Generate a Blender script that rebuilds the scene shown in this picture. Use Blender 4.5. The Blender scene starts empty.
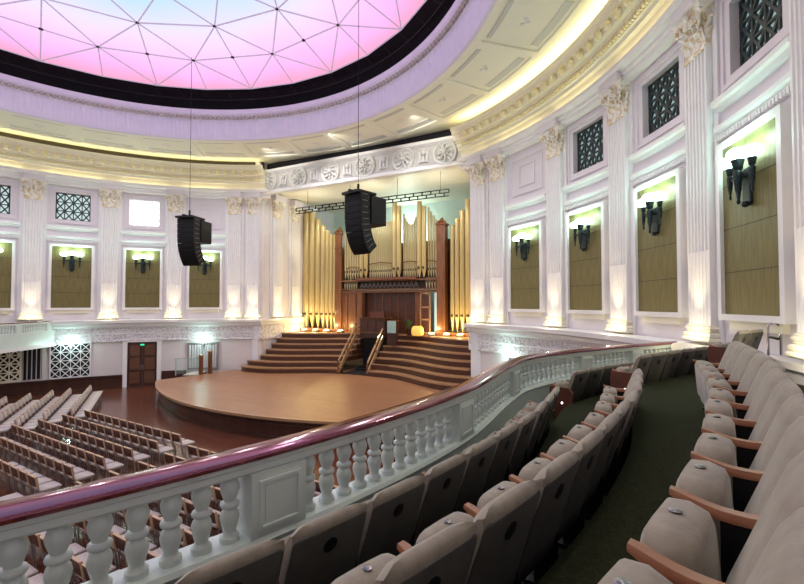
import bpy, math, random
from mathutils import Matrix, Vector
random.seed(7)
C = bpy.context.scene.collection
PI = math.pi
R_ = math.radians
ORD = ['zeroth','first','second','third','fourth','fifth','sixth','seventh','eighth','ninth','tenth','eleventh','twelfth',
       'thirteenth','fourteenth','fifteenth','sixteenth','seventeenth','eighteenth','nineteenth','twentieth']

# ------------------------------------------------------------------ helpers
def P(r, phi, z=0.0):
    """hall polar point: phi in degrees from the organ axis, positive towards the left wall"""
    a = R_(phi)
    return Vector((-r*math.sin(a), r*math.cos(a), z))

class MB:
    def __init__(s):
        s.v = []; s.f = []; s.m = []; s.mi = 0; s.M = None
    def add(s, vs, fs):
        b = len(s.v)
        if s.M is not None:
            vs = [s.M @ Vector(v) for v in vs]
        s.v.extend([tuple(v) for v in vs])
        for f in fs:
            s.f.append(tuple(i+b for i in f)); s.m.append(s.mi)
        return s
    def box(s, cx, cy, cz, sx, sy, sz, M=None):
        vs = [Vector((cx+i*sx/2, cy+j*sy/2, cz+k*sz/2)) for i in (-1,1) for j in (-1,1) for k in (-1,1)]
        if M is not None: vs = [M @ v for v in vs]
        return s.add(vs, [(0,1,3,2),(4,6,7,5),(0,4,5,1),(2,3,7,6),(0,2,6,4),(1,5,7,3)])
    def bar(s, p0, p1, w, h, up=(0,0,1)):
        p0 = Vector(p0); p1 = Vector(p1); d = (p1-p0); L = d.length; d.normalize()
        u = Vector(up); x = d.cross(u)
        if x.length < 1e-4: x = d.cross(Vector((1,0,0)))
        x.normalize(); u = x.cross(d)
        vs = [p+x*i*w/2+u*j*h/2 for p in (p0,p1) for i,j in ((-1,-1),(1,-1),(1,1),(-1,1))]
        return s.add(vs, [(0,3,2,1),(4,5,6,7),(0,1,5,4),(1,2,6,5),(2,3,7,6),(3,0,4,7)])
    def tube(s, pts, r, n=8, cap=True):
        pts = [Vector(p) for p in pts]
        rs = r if isinstance(r,(list,tuple)) else [r]*len(pts)
        vs = []; fs = []; X = None
        for i,p in enumerate(pts):
            d = (pts[min(i+1,len(pts)-1)]-pts[max(i-1,0)]).normalized()
            if X is None:
                X = d.orthogonal().normalized()
            X = (X - d*X.dot(d))
            if X.length < 1e-5: X = d.orthogonal()
            X.normalize(); Y = d.cross(X)
            for k in range(n):
                a = 2*PI*k/n
                vs.append(p + (X*math.cos(a)+Y*math.sin(a))*rs[i])
        for i in range(len(pts)-1):
            for k in range(n):
                a=i*n+k; b=i*n+(k+1)%n
                fs.append((a,b,b+n,a+n))
        if cap:
            fs.append(tuple(range(n-1,-1,-1))); q=(len(pts)-1)*n; fs.append(tuple(range(q,q+n)))
        return s.add(vs, fs)
    def lathe(s, prof, n=16, c=(0,0,0), axis='z', cap=True):
        vs=[]; fs=[]
        for r,z in prof:
            for k in range(n):
                a=2*PI*k/n; x,y=r*math.cos(a),r*math.sin(a)
                q=(x,y,z) if axis=='z' else ((x,z,y) if axis=='y' else (z,x,y))
                vs.append((q[0]+c[0],q[1]+c[1],q[2]+c[2]))
        for i in range(len(prof)-1):
            for k in range(n):
                a=i*n+k; b=i*n+(k+1)%n
                fs.append((a,b,b+n,a+n))
        if cap:
            fs.append(tuple(range(n-1,-1,-1))); q=(len(prof)-1)*n; fs.append(tuple(range(q,q+n)))
        return s.add(vs, fs)
    def prism(s, poly, z0, z1):
        n=len(poly)
        vs=[(x,y,z0) for x,y in poly]+[(x,y,z1) for x,y in poly]
        fs=[tuple(range(n-1,-1,-1)),tuple(range(n,2*n))]+[(i,(i+1)%n,(i+1)%n+n,i+n) for i in range(n)]
        return s.add(vs,fs)
    def prismx(s, poly, x0, x1):
        """poly in (y,z), extruded along x"""
        n=len(poly)
        vs=[(x0,y,z) for y,z in poly]+[(x1,y,z) for y,z in poly]
        fs=[tuple(range(n)),tuple(range(2*n-1,n-1,-1))]+[(i,i+n,(i+1)%n+n,(i+1)%n) for i in range(n)]
        return s.add(vs,fs)
    def prismy(s, poly, y0, y1):
        """poly in (x,z), extruded along y"""
        n=len(poly)
        vs=[(x,y0,z) for x,z in poly]+[(x,y1,z) for x,z in poly]
        fs=[tuple(range(n)),tuple(range(2*n-1,n-1,-1))]+[(i,i+n,(i+1)%n+n,(i+1)%n) for i in range(n)]
        return s.add(vs,fs)
    def rev(s, prof, p0, p1, n, rmod=None, closed=False):
        """sweep a profile of (r,z) about the hall centre from phi p0 to p1"""
        vs=[]; fs=[]; m=len(prof)
        for i in range(n+1):
            ph=p0+(p1-p0)*i/n
            for j,(r,z) in enumerate(prof):
                rr = r+(rmod(i,j) if rmod else 0)
                vs.append(P(rr,ph,z))
        for i in range(n):
            for j in range(m if closed else m-1):
                a=i*m+j; b=i*m+(j+1)%m
                fs.append((a,b,b+m,a+m))
        if closed:
            fs.append(tuple(range(m))); fs.append(tuple(range(n*m+m-1,n*m-1,-1)))
        return s.add(vs,fs)
    def sweep(s, rings, closed=True, cap=True):
        """rings: list of lists of points with equal counts"""
        m=len(rings[0]); vs=[p for r in rings for p in r]; fs=[]
        for i in range(len(rings)-1):
            for j in range(m if closed else m-1):
                a=i*m+j; b=i*m+(j+1)%m
                fs.append((a,b,b+m,a+m))
        if closed and cap:
            fs.append(tuple(range(m-1,-1,-1))); q=(len(rings)-1)*m; fs.append(tuple(range(q,q+m)))
        return s.add(vs,fs)
    def sphere(s, c, r, n=12, m=8, sz=1.0):
        pr=[(max(1e-4,r*math.sin(PI*i/m)), -r*sz*math.cos(PI*i/m)) for i in range(m+1)]
        return s.lathe(pr, n, c, cap=False)
    def rbox(s, cx, cy, cz, sx, sy, sz, b, M=None, seg=3):
        """box rounded in the x-z outline and eased in y"""
        pts=[]
        for (ux,uz,a0) in ((1,1,0),(-1,1,90),(-1,-1,180),(1,-1,270)):
            for i in range(seg+1):
                a=R_(a0+90*i/seg)
                pts.append((ux*(sx/2-b)+b*math.cos(a), uz*(sz/2-b)+b*math.sin(a)))
        e=min(b*0.6, sy*0.3)
        rings=[]
        for yy,sc in ((-sy/2,e),(-sy/2+e,0),(sy/2-e,0),(sy/2,e)):
            ring=[]
            for x,z in pts:
                fx=1-sc/(sx/2); fz=1-sc/(sz/2)
                v=Vector((cx+x*fx, cy+yy, cz+z*fz))
                ring.append(M @ v if M is not None else v)
            rings.append(ring)
        return s.sweep(rings)
    def mesh(s, name, mats, ang=35):
        me=bpy.data.meshes.new(name); me.from_pydata(s.v,[],s.f)
        if not isinstance(mats,(list,tuple)): mats=[mats]
        for m in mats: me.materials.append(m)
        if len(mats)>1: me.polygons.foreach_set('material_index', s.m)
        import bmesh
        bm=bmesh.new(); bm.from_mesh(me); bmesh.ops.recalc_face_normals(bm, faces=bm.faces); bm.to_mesh(me); bm.free()
        me.polygons.foreach_set('use_smooth',[True]*len(me.polygons))
        me.set_sharp_from_angle(angle=R_(ang))
        return me
    def build(s, name, mats, parent=None, ang=35, loc=None, rz=0.0):
        o=bpy.data.objects.new(name, s.mesh(name,mats,ang)); C.objects.link(o)
        if parent is not None: o.parent=parent
        if loc is not None: o.location=loc
        if rz: o.rotation_euler=(0,0,rz)
        return o

def empty(name, label, cat, loc=(0,0,0), rz=0.0, group=None):
    o=bpy.data.objects.new(name,None); C.objects.link(o); o.location=loc; o.rotation_euler=(0,0,rz); o.empty_display_size=.1
    return tag(o,label,cat,group)
def tag(o,label,cat,group=None):
    o['label']=label; o['category']=cat
    if group: o['group']=group
    return o
def struct(o): o['kind']='structure'; return o
def dup(root, loc, rz, label, group=None):
    r=root.copy(); C.objects.link(r); r.location=loc; r.rotation_euler=(0,0,rz); r['label']=label
    if group: r['group']=group
    for ch in root.children:
        c=ch.copy(); C.objects.link(c); c.parent=r
        for g in ch.children:
            d=g.copy(); C.objects.link(d); d.parent=c
    return r

# ------------------------------------------------------------------ materials
def mat(name, col, rough=.5, metal=0.0, col2=None, nscale=6.0, stretch=None, bump=0.0, bscale=None, coat=0.0, spec=.5, emit=None, estr=0.0, sheen=0.0, ramp=(.35,.65), detail=4.0, stint=None):
    m=bpy.data.materials.new(name); m.use_nodes=True; nt=m.node_tree; N=nt.nodes; L=nt.links
    b=N['Principled BSDF']
    b.inputs['Base Color'].default_value=(*col,1); b.inputs['Roughness'].default_value=rough; b.inputs['Metallic'].default_value=metal
    b.inputs['Coat Weight'].default_value=coat; b.inputs['Coat Roughness'].default_value=.08
    b.inputs['Specular IOR Level'].default_value=spec
    b.inputs['Sheen Weight'].default_value=sheen
    if emit: b.inputs['Emission Color'].default_value=(*emit,1); b.inputs['Emission Strength'].default_value=estr
    tc=N.new('ShaderNodeTexCoord'); mp=N.new('ShaderNodeMapping'); L.new(tc.outputs['Object'],mp.inputs['Vector'])
    if stretch: mp.inputs['Scale'].default_value=stretch
    nz=N.new('ShaderNodeTexNoise'); nz.inputs['Scale'].default_value=nscale; nz.inputs['Detail'].default_value=detail
    L.new(mp.outputs['Vector'],nz.inputs['Vector'])
    cr=N.new('ShaderNodeValToRGB'); L.new(nz.outputs['Fac'],cr.inputs['Fac'])
    c2=col2 or tuple(c*.93 for c in col)
    cr.color_ramp.elements[0].position=ramp[0]; cr.color_ramp.elements[1].position=ramp[1]
    cr.color_ramp.elements[0].color=(*col,1); cr.color_ramp.elements[1].color=(*c2,1)
    L.new(cr.outputs['Color'],b.inputs['Base Color'])
    if stint: b.inputs['Specular Tint'].default_value=(*stint,1); b.inputs['IOR'].default_value=1.75
    if bump:
        nb=N.new('ShaderNodeTexNoise'); nb.inputs['Scale'].default_value=bscale or nscale*3; nb.inputs['Detail'].default_value=3
        L.new(mp.outputs['Vector'],nb.inputs['Vector'])
        bp=N.new('ShaderNodeBump'); bp.inputs['Strength'].default_value=bump; bp.inputs['Distance'].default_value=.05
        L.new(nb.outputs['Fac'],bp.inputs['Height']); L.new(bp.outputs['Normal'],b.inputs['Normal'])
    return m
def planks(name, c1, c2, cm, w, h, rot, rough, coat=0.2, mortar=.006):
    m=bpy.data.materials.new(name); m.use_nodes=True; nt=m.node_tree; N=nt.nodes; L=nt.links; b=N['Principled BSDF']
    b.inputs['Roughness'].default_value=rough; b.inputs['Coat Weight'].default_value=coat; b.inputs['Coat Roughness'].default_value=.12
    tc=N.new('ShaderNodeTexCoord'); mp=N.new('ShaderNodeMapping'); L.new(tc.outputs['Object'],mp.inputs['Vector']); mp.inputs['Rotation'].default_value=(0,0,rot)
    br=N.new('ShaderNodeTexBrick'); br.inputs['Scale'].default_value=1; br.inputs['Brick Width'].default_value=w; br.inputs['Row Height'].default_value=h
    br.inputs['Mortar Size'].default_value=mortar; br.inputs['Color1'].default_value=(*c1,1); br.inputs['Color2'].default_value=(*c2,1); br.inputs['Mortar'].default_value=(*cm,1)
    L.new(mp.outputs['Vector'],br.inputs['Vector'])
    mp2=N.new('ShaderNodeMapping'); L.new(tc.outputs['Object'],mp2.inputs['Vector']); mp2.inputs['Rotation'].default_value=(0,0,rot); mp2.inputs['Scale'].default_value=(1.2,14,1)
    nz=N.new('ShaderNodeTexNoise'); nz.inputs['Scale'].default_value=2; nz.inputs['Detail'].default_value=6; L.new(mp2.outputs['Vector'],nz.inputs['Vector'])
    mx=N.new('ShaderNodeMixRGB'); mx.blend_type='MULTIPLY'; mx.inputs['Fac'].default_value=.6; L.new(br.outputs['Color'],mx.inputs['Color1'])
    cr=N.new('ShaderNodeValToRGB'); cr.color_ramp.elements[0].position=.3; cr.color_ramp.elements[1].position=.7
    cr.color_ramp.elements[0].color=(.55,.55,.55,1); cr.color_ramp.elements[1].color=(1.1,1.05,1,1)
    L.new(nz.outputs['Fac'],cr.inputs['Fac']); L.new(cr.outputs['Color'],mx.inputs['Color2']); L.new(mx.outputs['Color'],b.inputs['Base Color'])
    return m
M={}
M['wall']=mat('lavender_wall_paint',(.73,.69,.735),.55,nscale=1.5,col2=(.70,.665,.71))
M['lowwall']=mat('lower_wall_paint',(.66,.60,.60),.6,nscale=1.2,col2=(.63,.575,.58))
M['white']=mat('white_plaster',(.80,.79,.80),.5,nscale=3,col2=(.77,.76,.77))
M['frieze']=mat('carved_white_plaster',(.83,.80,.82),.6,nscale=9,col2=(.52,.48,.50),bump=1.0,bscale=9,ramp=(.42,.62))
M['cream']=mat('cream_plaster',(.82,.79,.66),.5,nscale=3,col2=(.79,.76,.63))
M['corn']=mat('yellow_lit_plaster',(.87,.83,.66),.5,nscale=3,col2=(.84,.80,.62))  # yellow of the cornice lighting is put into the plaster colour
M['ball']=mat('gilded_moulding',(.90,.86,.66),.4,nscale=8,col2=(.86,.74,.36))
M['coveshade']=mat('shaded_cove_back',(.035,.028,.012),.7,nscale=3)  # shadow of the cove gap put into a near-black back
M['gilt']=mat('gilded_cream_plaster',(.86,.83,.77),.45,nscale=7,ramp=(.48,.60),col2=(.66,.53,.32),bump=.3,bscale=14)
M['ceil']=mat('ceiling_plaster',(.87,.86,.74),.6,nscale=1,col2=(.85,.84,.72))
M['rib']=mat('ceiling_rib_plaster',(.62,.63,.60),.6,nscale=1)
M['violet']=mat('violet_ring_plaster',(.75,.70,.86),.5,nscale=2,col2=(.71,.66,.83))
M['bead']=mat('beige_bead_plaster',(.50,.45,.43),.5,nscale=6)
M['balus']=mat('sage_white_paint',(.66,.75,.71),.38,nscale=4,col2=(.63,.72,.68))
M['gold']=mat('gold_fabric_panel',(.20,.17,.062),.42,.15,nscale=3,stretch=(6,6,.6),col2=(.15,.125,.045),bump=.15,bscale=5,spec=.4)
M['black']=mat('black_steel',(.006,.006,.007),.55,nscale=20,col2=(.009,.009,.010),spec=.25)
M['blackvoid']=mat('black_void',(.006,.004,.008),.8,nscale=3)
M['lattice']=mat('dark_green_lattice',(.018,.028,.028),.5,nscale=12,col2=(.03,.045,.045))
M['bronze']=mat('dark_bronze',(.012,.022,.025),.4,.5,nscale=14,col2=(.03,.045,.05))
M['rail']=mat('polished_rail_wood',(.085,.018,.010),.14,nscale=3,stretch=(2,2,8),col2=(.12,.03,.014),coat=.12,spec=1.0,stint=(1,.42,.72))  # pink reflection tint added to deepen the mirrored dome colour
M['darkwood']=mat('dark_red_wood',(.06,.020,.010),.35,nscale=3,stretch=(1,1,.15),col2=(.035,.011,.006),coat=.2)
M['organwood']=mat('organ_case_wood',(.22,.085,.028),.35,nscale=5,stretch=(2,2,.2),col2=(.13,.045,.014),coat=.3)
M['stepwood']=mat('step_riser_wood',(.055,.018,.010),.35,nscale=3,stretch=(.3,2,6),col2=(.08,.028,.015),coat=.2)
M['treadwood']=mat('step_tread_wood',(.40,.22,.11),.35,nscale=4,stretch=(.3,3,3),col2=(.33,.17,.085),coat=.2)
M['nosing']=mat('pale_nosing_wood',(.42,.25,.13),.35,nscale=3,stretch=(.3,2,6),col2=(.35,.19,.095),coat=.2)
M['armwood']=mat('armrest_wood',(.36,.15,.075),.38,nscale=6,stretch=(6,1,6),col2=(.26,.10,.05))
M['panelwood']=mat('red_end_panel_wood',(.15,.045,.028),.4,nscale=6,stretch=(6,1,1),col2=(.10,.03,.018))
M['velvet']=mat('taupe_velvet',(.295,.262,.205),.85,nscale=14,col2=(.245,.215,.168),sheen=.35,bump=.06,bscale=60,spec=.2)
M['backpanel']=mat('grey_green_seat_back',(.085,.083,.070),.7,nscale=10,col2=(.07,.068,.058))
M['chrome']=mat('chrome',(.55,.55,.57),.25,1.0,nscale=4)
M['button']=mat('dark_number_plate',(.10,.10,.11),.3,.8,nscale=40,col2=(.35,.35,.36))
M['carpet']=mat('dark_green_carpet',(.030,.034,.016),.95,nscale=50,col2=(.018,.021,.010),bump=.25,bscale=160,spec=.1)
M['chairwood']=mat('chair_back_wood',(.085,.030,.016),.4,nscale=5,stretch=(4,4,.5),col2=(.06,.021,.011))
M['chairedge']=mat('pale_chair_edge_wood',(.50,.33,.22),.4,nscale=5)
M['chairpad']=mat('pale_grey_chair_fabric',(.56,.50,.47),.8,nscale=20,col2=(.50,.44,.42))
M['steel']=mat('grey_steel',(.26,.24,.23),.6,.3,nscale=8)
M['pipe']=mat('organ_pipe_gold_leaf',(.62,.51,.26),.33,.35,nscale=4,stretch=(1,1,.1),col2=(.56,.45,.22))
M['mouth']=mat('organ_pipe_mouth',(.05,.025,.01),.5,nscale=4)
M['pipepale']=mat('organ_pipe_pale',(.64,.56,.34),.33,.3,nscale=4,stretch=(1,1,.1),col2=(.55,.47,.26))
M['teal']=mat('pale_teal_plaster',(.60,.72,.68),.6,nscale=1)
M['curtain']=mat('grey_curtain',(.55,.54,.55),.8,nscale=3,stretch=(8,8,.2),col2=(.40,.38,.40))
M['plant']=mat('leaf_green',(.05,.11,.03),.5,nscale=8,col2=(.08,.16,.04))
M['amber']=mat('amber_shade',(.75,.42,.08),.5,nscale=6,emit=(1,.55,.12),estr=.65)
M['frost']=mat('frosted_teal_glass',(.30,.45,.44),.25,nscale=4,col2=(.36,.52,.50))
M['floor']=planks('dark_red_parquet',(.16,.045,.022),(.12,.032,.016),(.03,.008,.005),.9,.12,R_(10),.22,.3)
M['stage']=planks('stage_floor_planks',(.42,.205,.11),(.36,.17,.09),(.16,.07,.035),2.4,.13,R_(0),.38,.0)
M['gtile']=mat('pale_window_light',(.6,.7,.7),.6,nscale=3,emit=(.72,.95,.92),estr=.55)
M['gdim']=mat('dim_window_light',(.3,.4,.4),.6,nscale=3,emit=(.55,.85,.85),estr=.35)
M['gbright']=mat('bright_window_light',(.9,.9,.9),.6,nscale=3,emit=(.96,1,1),estr=3.5)
M['gbar']=mat('washed_out_lattice',(.8,.85,.85),.6,nscale=3,emit=(.9,1,1),estr=.8)  # bars glow by themselves to imitate glare from the bright window
M['glow']=mat('sconce_light',(.9,1,.97),.5,nscale=3,emit=(.68,1.0,.90),estr=9)
M['foot']=mat('footlight',(1,.85,.5),.5,nscale=3,emit=(1,.78,.35),estr=6)
M['cove']=mat('cove_strip',(1,.9,.6),.5,nscale=3,emit=(1,.87,.42),estr=11)
M['vstrip']=mat('violet_strip',(.8,.7,1),.5,nscale=3,emit=(.72,.55,1),estr=2.2)
M['white_lamp']=mat('white_lamp',(1,1,1),.5,nscale=3,emit=(1,.97,.95),estr=8)
M['green_lamp']=mat('exit_green',(0,.4,.2),.5,nscale=3,emit=(.05,.9,.4),estr=1.0)
M['cove3']=mat('cornice_fill_strip',(1,.9,.6),.5,nscale=3,emit=(1,.88,.48),estr=5)
def glass_mat():
    m=bpy.data.materials.new('clear_acrylic'); m.use_nodes=True; b=m.node_tree.nodes['Principled BSDF']
    b.inputs['Base Color'].default_value=(.85,.95,.93,1); b.inputs['Roughness'].default_value=.05; b.inputs['Transmission Weight'].default_value=.9; b.inputs['IOR'].default_value=1.2
    return m
M['glass']=glass_mat()
def dome_mat():
    m=bpy.data.materials.new('lit_dome_panel'); m.use_nodes=True; nt=m.node_tree; N=nt.nodes; L=nt.links
    for n in list(N):
        if n.type!='OUTPUT_MATERIAL': N.remove(n)
    out=[n for n in N if n.type=='OUTPUT_MATERIAL'][0]
    em=N.new('ShaderNodeEmission'); geo=N.new('ShaderNodeNewGeometry'); sp=N.new('ShaderNodeSeparateXYZ'); L.new(geo.outputs['Position'],sp.inputs[0])
    # the light in the real dome shades from coral pink at the rim to pale blue at the crown
    ln=N.new('ShaderNodeVectorMath'); ln.operation='LENGTH'; cb=N.new('ShaderNodeCombineXYZ'); L.new(sp.outputs['X'],cb.inputs['X']); L.new(sp.outputs['Y'],cb.inputs['Y']); L.new(cb.outputs[0],ln.inputs[0])
    mr=N.new('ShaderNodeMapRange'); mr.inputs['From Min'].default_value=3; mr.inputs['From Max'].default_value=12; L.new(ln.outputs['Value'],mr.inputs['Value'])
    nz=N.new('ShaderNodeTexNoise'); nz.inputs['Scale'].default_value=.35; nz.inputs['Detail'].default_value=1; L.new(geo.outputs['Position'],nz.inputs['Vector'])
    ma=N.new('ShaderNodeMath'); ma.operation='MULTIPLY_ADD'; ma.inputs[1].default_value=.12; ma.inputs[2].default_value=-.06; L.new(nz.outputs['Fac'],ma.inputs[0])
    ad=N.new('ShaderNodeMath'); ad.operation='ADD'; L.new(mr.outputs[0],ad.inputs[0]); L.new(ma.outputs[0],ad.inputs[1])
    cr=N.new('ShaderNodeValToRGB'); L.new(ad.outputs[0],cr.inputs['Fac'])
    e=cr.color_ramp.elements; e[0].position=.10; e[0].color=(.42,.62,1,1); e[1].position=.98; e[1].color=(1,.40,.62,1)
    for pos,c in ((.45,(.56,.76,1,1)),(.62,(.84,.76,1,1)),(.79,(1,.60,.98,1)),(.91,(1,.48,.88,1))):
        q=e.new(pos); q.color=c
    L.new(cr.outputs['Color'],em.inputs['Color']); em.inputs['Strength'].default_value=1.12
    L.new(em.outputs[0],out.inputs['Surface'])
    return m
M['dome']=dome_mat()
M['domeline']=mat('dome_frame_grey',(.36,.30,.40),.6,nscale=3,emit=(.50,.40,.54),estr=.6)  # self-glow added to the bars, which are no light source

# ------------------------------------------------------------------ camera
cam=bpy.data.cameras.new('camera'); camo=bpy.data.objects.new('camera',cam); C.objects.link(camo)
cam.sensor_width=36; cam.lens=36*433.5/804; cam.clip_start=.05; cam.clip_end=200
CAM=Vector((14.16,-5.95,5.2)); HEAD=R_(26.8); PITCH=.0279
camo.location=CAM; camo.rotation_euler=(PI/2+PITCH,0,HEAD)
bpy.context.scene.camera=camo
def proj(p):
    d=Vector(p)-CAM
    f=Vector((-math.sin(HEAD),math.cos(HEAD),0)); r=Vector((math.cos(HEAD),math.sin(HEAD),0))
    a=d.dot(r); b=d.dot(f); c,s=math.cos(PITCH),math.sin(PITCH)
    dep=b*c+d.z*s; u=d.z*c-b*s
    if dep<.05: return None
    return 402+433.5*a/dep, 292-433.5*u/dep, dep

# ================================================================== SETTING
RW=17.35
# main floor
mb=MB(); mb.lathe([(17.6,-.2),(17.6,0)],96); struct(mb.build('floor',M['floor']))
# upper drum wall with the proscenium opening
OPEN=24.6
mb=MB(); mb.rev([(RW,3.6),(RW,10.24),(RW+.4,10.24),(RW+.4,3.6)],OPEN,360-OPEN,170,closed=True)
mb.rev([(RW,11.86),(RW,15.2),(RW+.4,15.2),(RW+.4,11.86)],OPEN,360-OPEN,170,closed=True)
GR=sorted(g%360 for g in (85.6,73.5,61.4,49.2,-49.2,-61.4,-73.5,-85.6)); e0=OPEN
for g in GR+[None]:
    e1=(g-2.78) if g is not None else 360-OPEN
    mb.rev([(RW,10.24),(RW,11.86),(RW+.4,11.86),(RW+.4,10.24)],e0,e1,max(2,int((e1-e0)/2)),closed=True)
    if g is not None: e0=g+2.78
struct(mb.build('wall_upper',M['wall'],ang=20))
mb=MB(); mb.rev([(17.3,0),(17.3,3.4),(17.75,3.4),(17.75,0)],OPEN,360-OPEN,170,closed=True); struct(mb.build('wall_lower',M['lowwall'],ang=20))
# belt course: carved frieze and ledge
def belt(p0,p1,n):
    a=MB(); a.rev([(17.28,2.85),(17.16,2.87),(17.16,2.95),(17.21,2.97),(17.21,3.72),(17.28,3.72)],p0,p1,n,closed=True)
    b=MB(); b.rev([(17.3,3.72),(17.12,3.72),(17.08,3.80),(16.98,3.84),(16.95,3.98),(16.80,4.04),(16.78,4.20),(17.3,4.25)],p0,p1,n,closed=True)
    b.rev([(17.18,3.30),(17.17,3.32),(17.17,3.36),(17.18,3.38),(17.25,3.38),(17.25,3.30)],p0,p1,n,closed=True)
    return a,b
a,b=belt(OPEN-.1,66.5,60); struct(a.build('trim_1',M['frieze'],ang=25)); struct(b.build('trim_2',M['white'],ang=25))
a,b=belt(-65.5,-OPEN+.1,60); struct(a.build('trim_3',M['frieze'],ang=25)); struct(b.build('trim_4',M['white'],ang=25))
# carved relief scrolls on the frieze: raised rosettes and swags
mb=MB()
for s0,s1 in ((26,66),(-65,-26)):
    ph=s0
    k=0
    while ph<s1:
        c=P(17.2,ph,3.52 if k%2 else 3.56); 
        T=Matrix.Translation(c)@Matrix.Rotation(R_(ph+180),4,'Z')
        mb.M=T
        mb.tube([(.10*math.cos(t*.7)*(1-t*.07),.015,.10*math.sin(t*.7)*(1-t*.07)) for t in range(10)],.022,5)
        mb.tube([(-.12+.03*t,.01,-.12+.05*math.sin(t*.8)-.02) for t in range(9)],.02,5)
        mb.M=Matrix.Translation(P(17.2,ph,3.13))@Matrix.Rotation(R_(ph+180),4,'Z')
        mb.tube([(.08*math.cos(t*.8),.015,.08*math.sin(t*.8)) for t in range(8)],.02,5)
        mb.M=None
        ph+=.95; k+=1
struct(mb.build('trim_5',M['white']))
# string courses and dentil courses in every bay
BAYS=[61.4,49.2,37.1,73.5,85.6,-37.1,-49.2,-61.4,-73.5,-85.6]
mb=MB()
for ph in BAYS:
    h=4.3
    mb.rev([(RW,9.58),(RW-.06,9.60),(RW-.10,9.70),(RW-.17,9.74),(RW-.18,9.84),(RW,9.88)],ph-h,ph+h,8,closed=True)
    mb.rev([(RW,9.02),(RW-.05,9.02),(RW-.05,9.10),(RW-.12,9.14),(RW-.13,9.24),(RW,9.26)],ph-h,ph+h,8,closed=True)
    n=24
    for i in range(n):
        q=ph-h+.2+(2*h-.4)*i/(n-1)
        mb.M=Matrix.Translation(P(RW-.06,q,8.96))@Matrix.Rotation(R_(q+180),4,'Z'); mb.box(0,0,0,.07,.1,.11); mb.M=None
struct(mb.build('trim_6',M['white'],ang=25))
# recessed blind panels beside the proscenium and raised bay frames
mb=MB()
def ringframe(mb,ph,hw,z0,z1,w,d,r=RW):
    mb.M=Matrix.Translation(P(r,ph,0))@Matrix.Rotation(R_(ph+180),4,'Z')
    for (x0,x1,a,b) in ((-hw,hw,z0,z0+w),(-hw,hw,z1-w,z1),(-hw,-hw+w,z0+w,z1-w),(hw-w,hw,z0+w,z1-w)):
        mb.box((x0+x1)/2,d/2,(a+b)/2,x1-x0,d,b-a)
    mb.M=None
for ph in (37.1,-37.1):
    ringframe(mb,ph,1.0,10.2,11.9,.07,.05); ringframe(mb,ph,.5,10.55,11.55,.06,.05)
for ph in BAYS:
    if abs(ph)>40: ringframe(mb,ph,1.12,10.0,12.1,.10,.07)
struct(mb.build('trim_7',M['wall']))

# entablature, cornice and cove
mb=MB()
prof=[(RW,12.25),(17.08,12.30),(17.08,12.44),(17.00,12.46),(17.00,12.58),(16.86,12.62),(16.80,12.70),(16.80,12.80),(16.84,12.80),(16.84,12.72),(RW,12.72)]
mb.rev(prof,OPEN-1.5,360-OPEN+1.5,200,closed=True); struct(mb.build('trim_8',M['white'],ang=25))
mb=MB()
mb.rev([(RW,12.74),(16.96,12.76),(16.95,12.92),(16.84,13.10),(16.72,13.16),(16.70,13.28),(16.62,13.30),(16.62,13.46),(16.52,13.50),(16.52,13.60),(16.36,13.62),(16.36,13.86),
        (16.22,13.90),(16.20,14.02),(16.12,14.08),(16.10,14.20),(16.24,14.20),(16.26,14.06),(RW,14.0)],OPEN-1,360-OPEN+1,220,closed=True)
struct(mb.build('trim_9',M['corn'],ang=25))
mb=MB(); mb.rev([(17.20,14.03),(17.20,14.78),(17.34,14.78),(17.34,14.03)],OPEN,360-OPEN,160,closed=True); struct(mb.build('trim_21',M['coveshade'],ang=25))
mb=MB()   # egg-shaped modillions and dentils under the cornice
n=165
for i in range(n):
    ph=OPEN+(360-2*OPEN)*i/n
    if 120<ph<235: continue
    mb.M=Matrix.Translation(P(16.44,ph,13.74))@Matrix.Rotation(R_(ph+180),4,'Z')
    mb.sphere((0,.12,-.01),.15,8,6,1.0); mb.box(0,.07,.12,.26,.26,.04); mb.M=None
n=640
for i in range(n):
    ph=OPEN+(360-2*OPEN)*i/n
    if 120<ph<235: continue
    mb.M=Matrix.Translation(P(16.60,ph,13.38))@Matrix.Rotation(R_(ph+180),4,'Z'); mb.box(0,.03,0,.085,.09,.11); mb.M=None
struct(mb.build('trim_10',M['ball']))
M['cove2']=mat('dim_cove_strip',(1,.9,.6),.5,nscale=3,emit=(1,.87,.5),estr=5.5)
for nm_,a_,b_,m_ in (('trim_11',OPEN,180,'cove2'),('trim_23',180,360-OPEN,'cove')):
    mb=MB(); mb.rev([(16.32,14.05),(16.62,14.05),(16.62,14.08),(16.32,14.08)],a_,b_,70,closed=True); struct(mb.build(nm_,M[m_]))   # LED strip lying in the cove
mb=MB(); mb.rev([(16.93,12.722),(16.87,12.722),(16.87,12.745),(16.93,12.745)],OPEN,360-OPEN,140,closed=True); struct(mb.build('trim_24',M['cove3']))   # glowing strip behind the architrave lip, added to brighten the cornice
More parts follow.
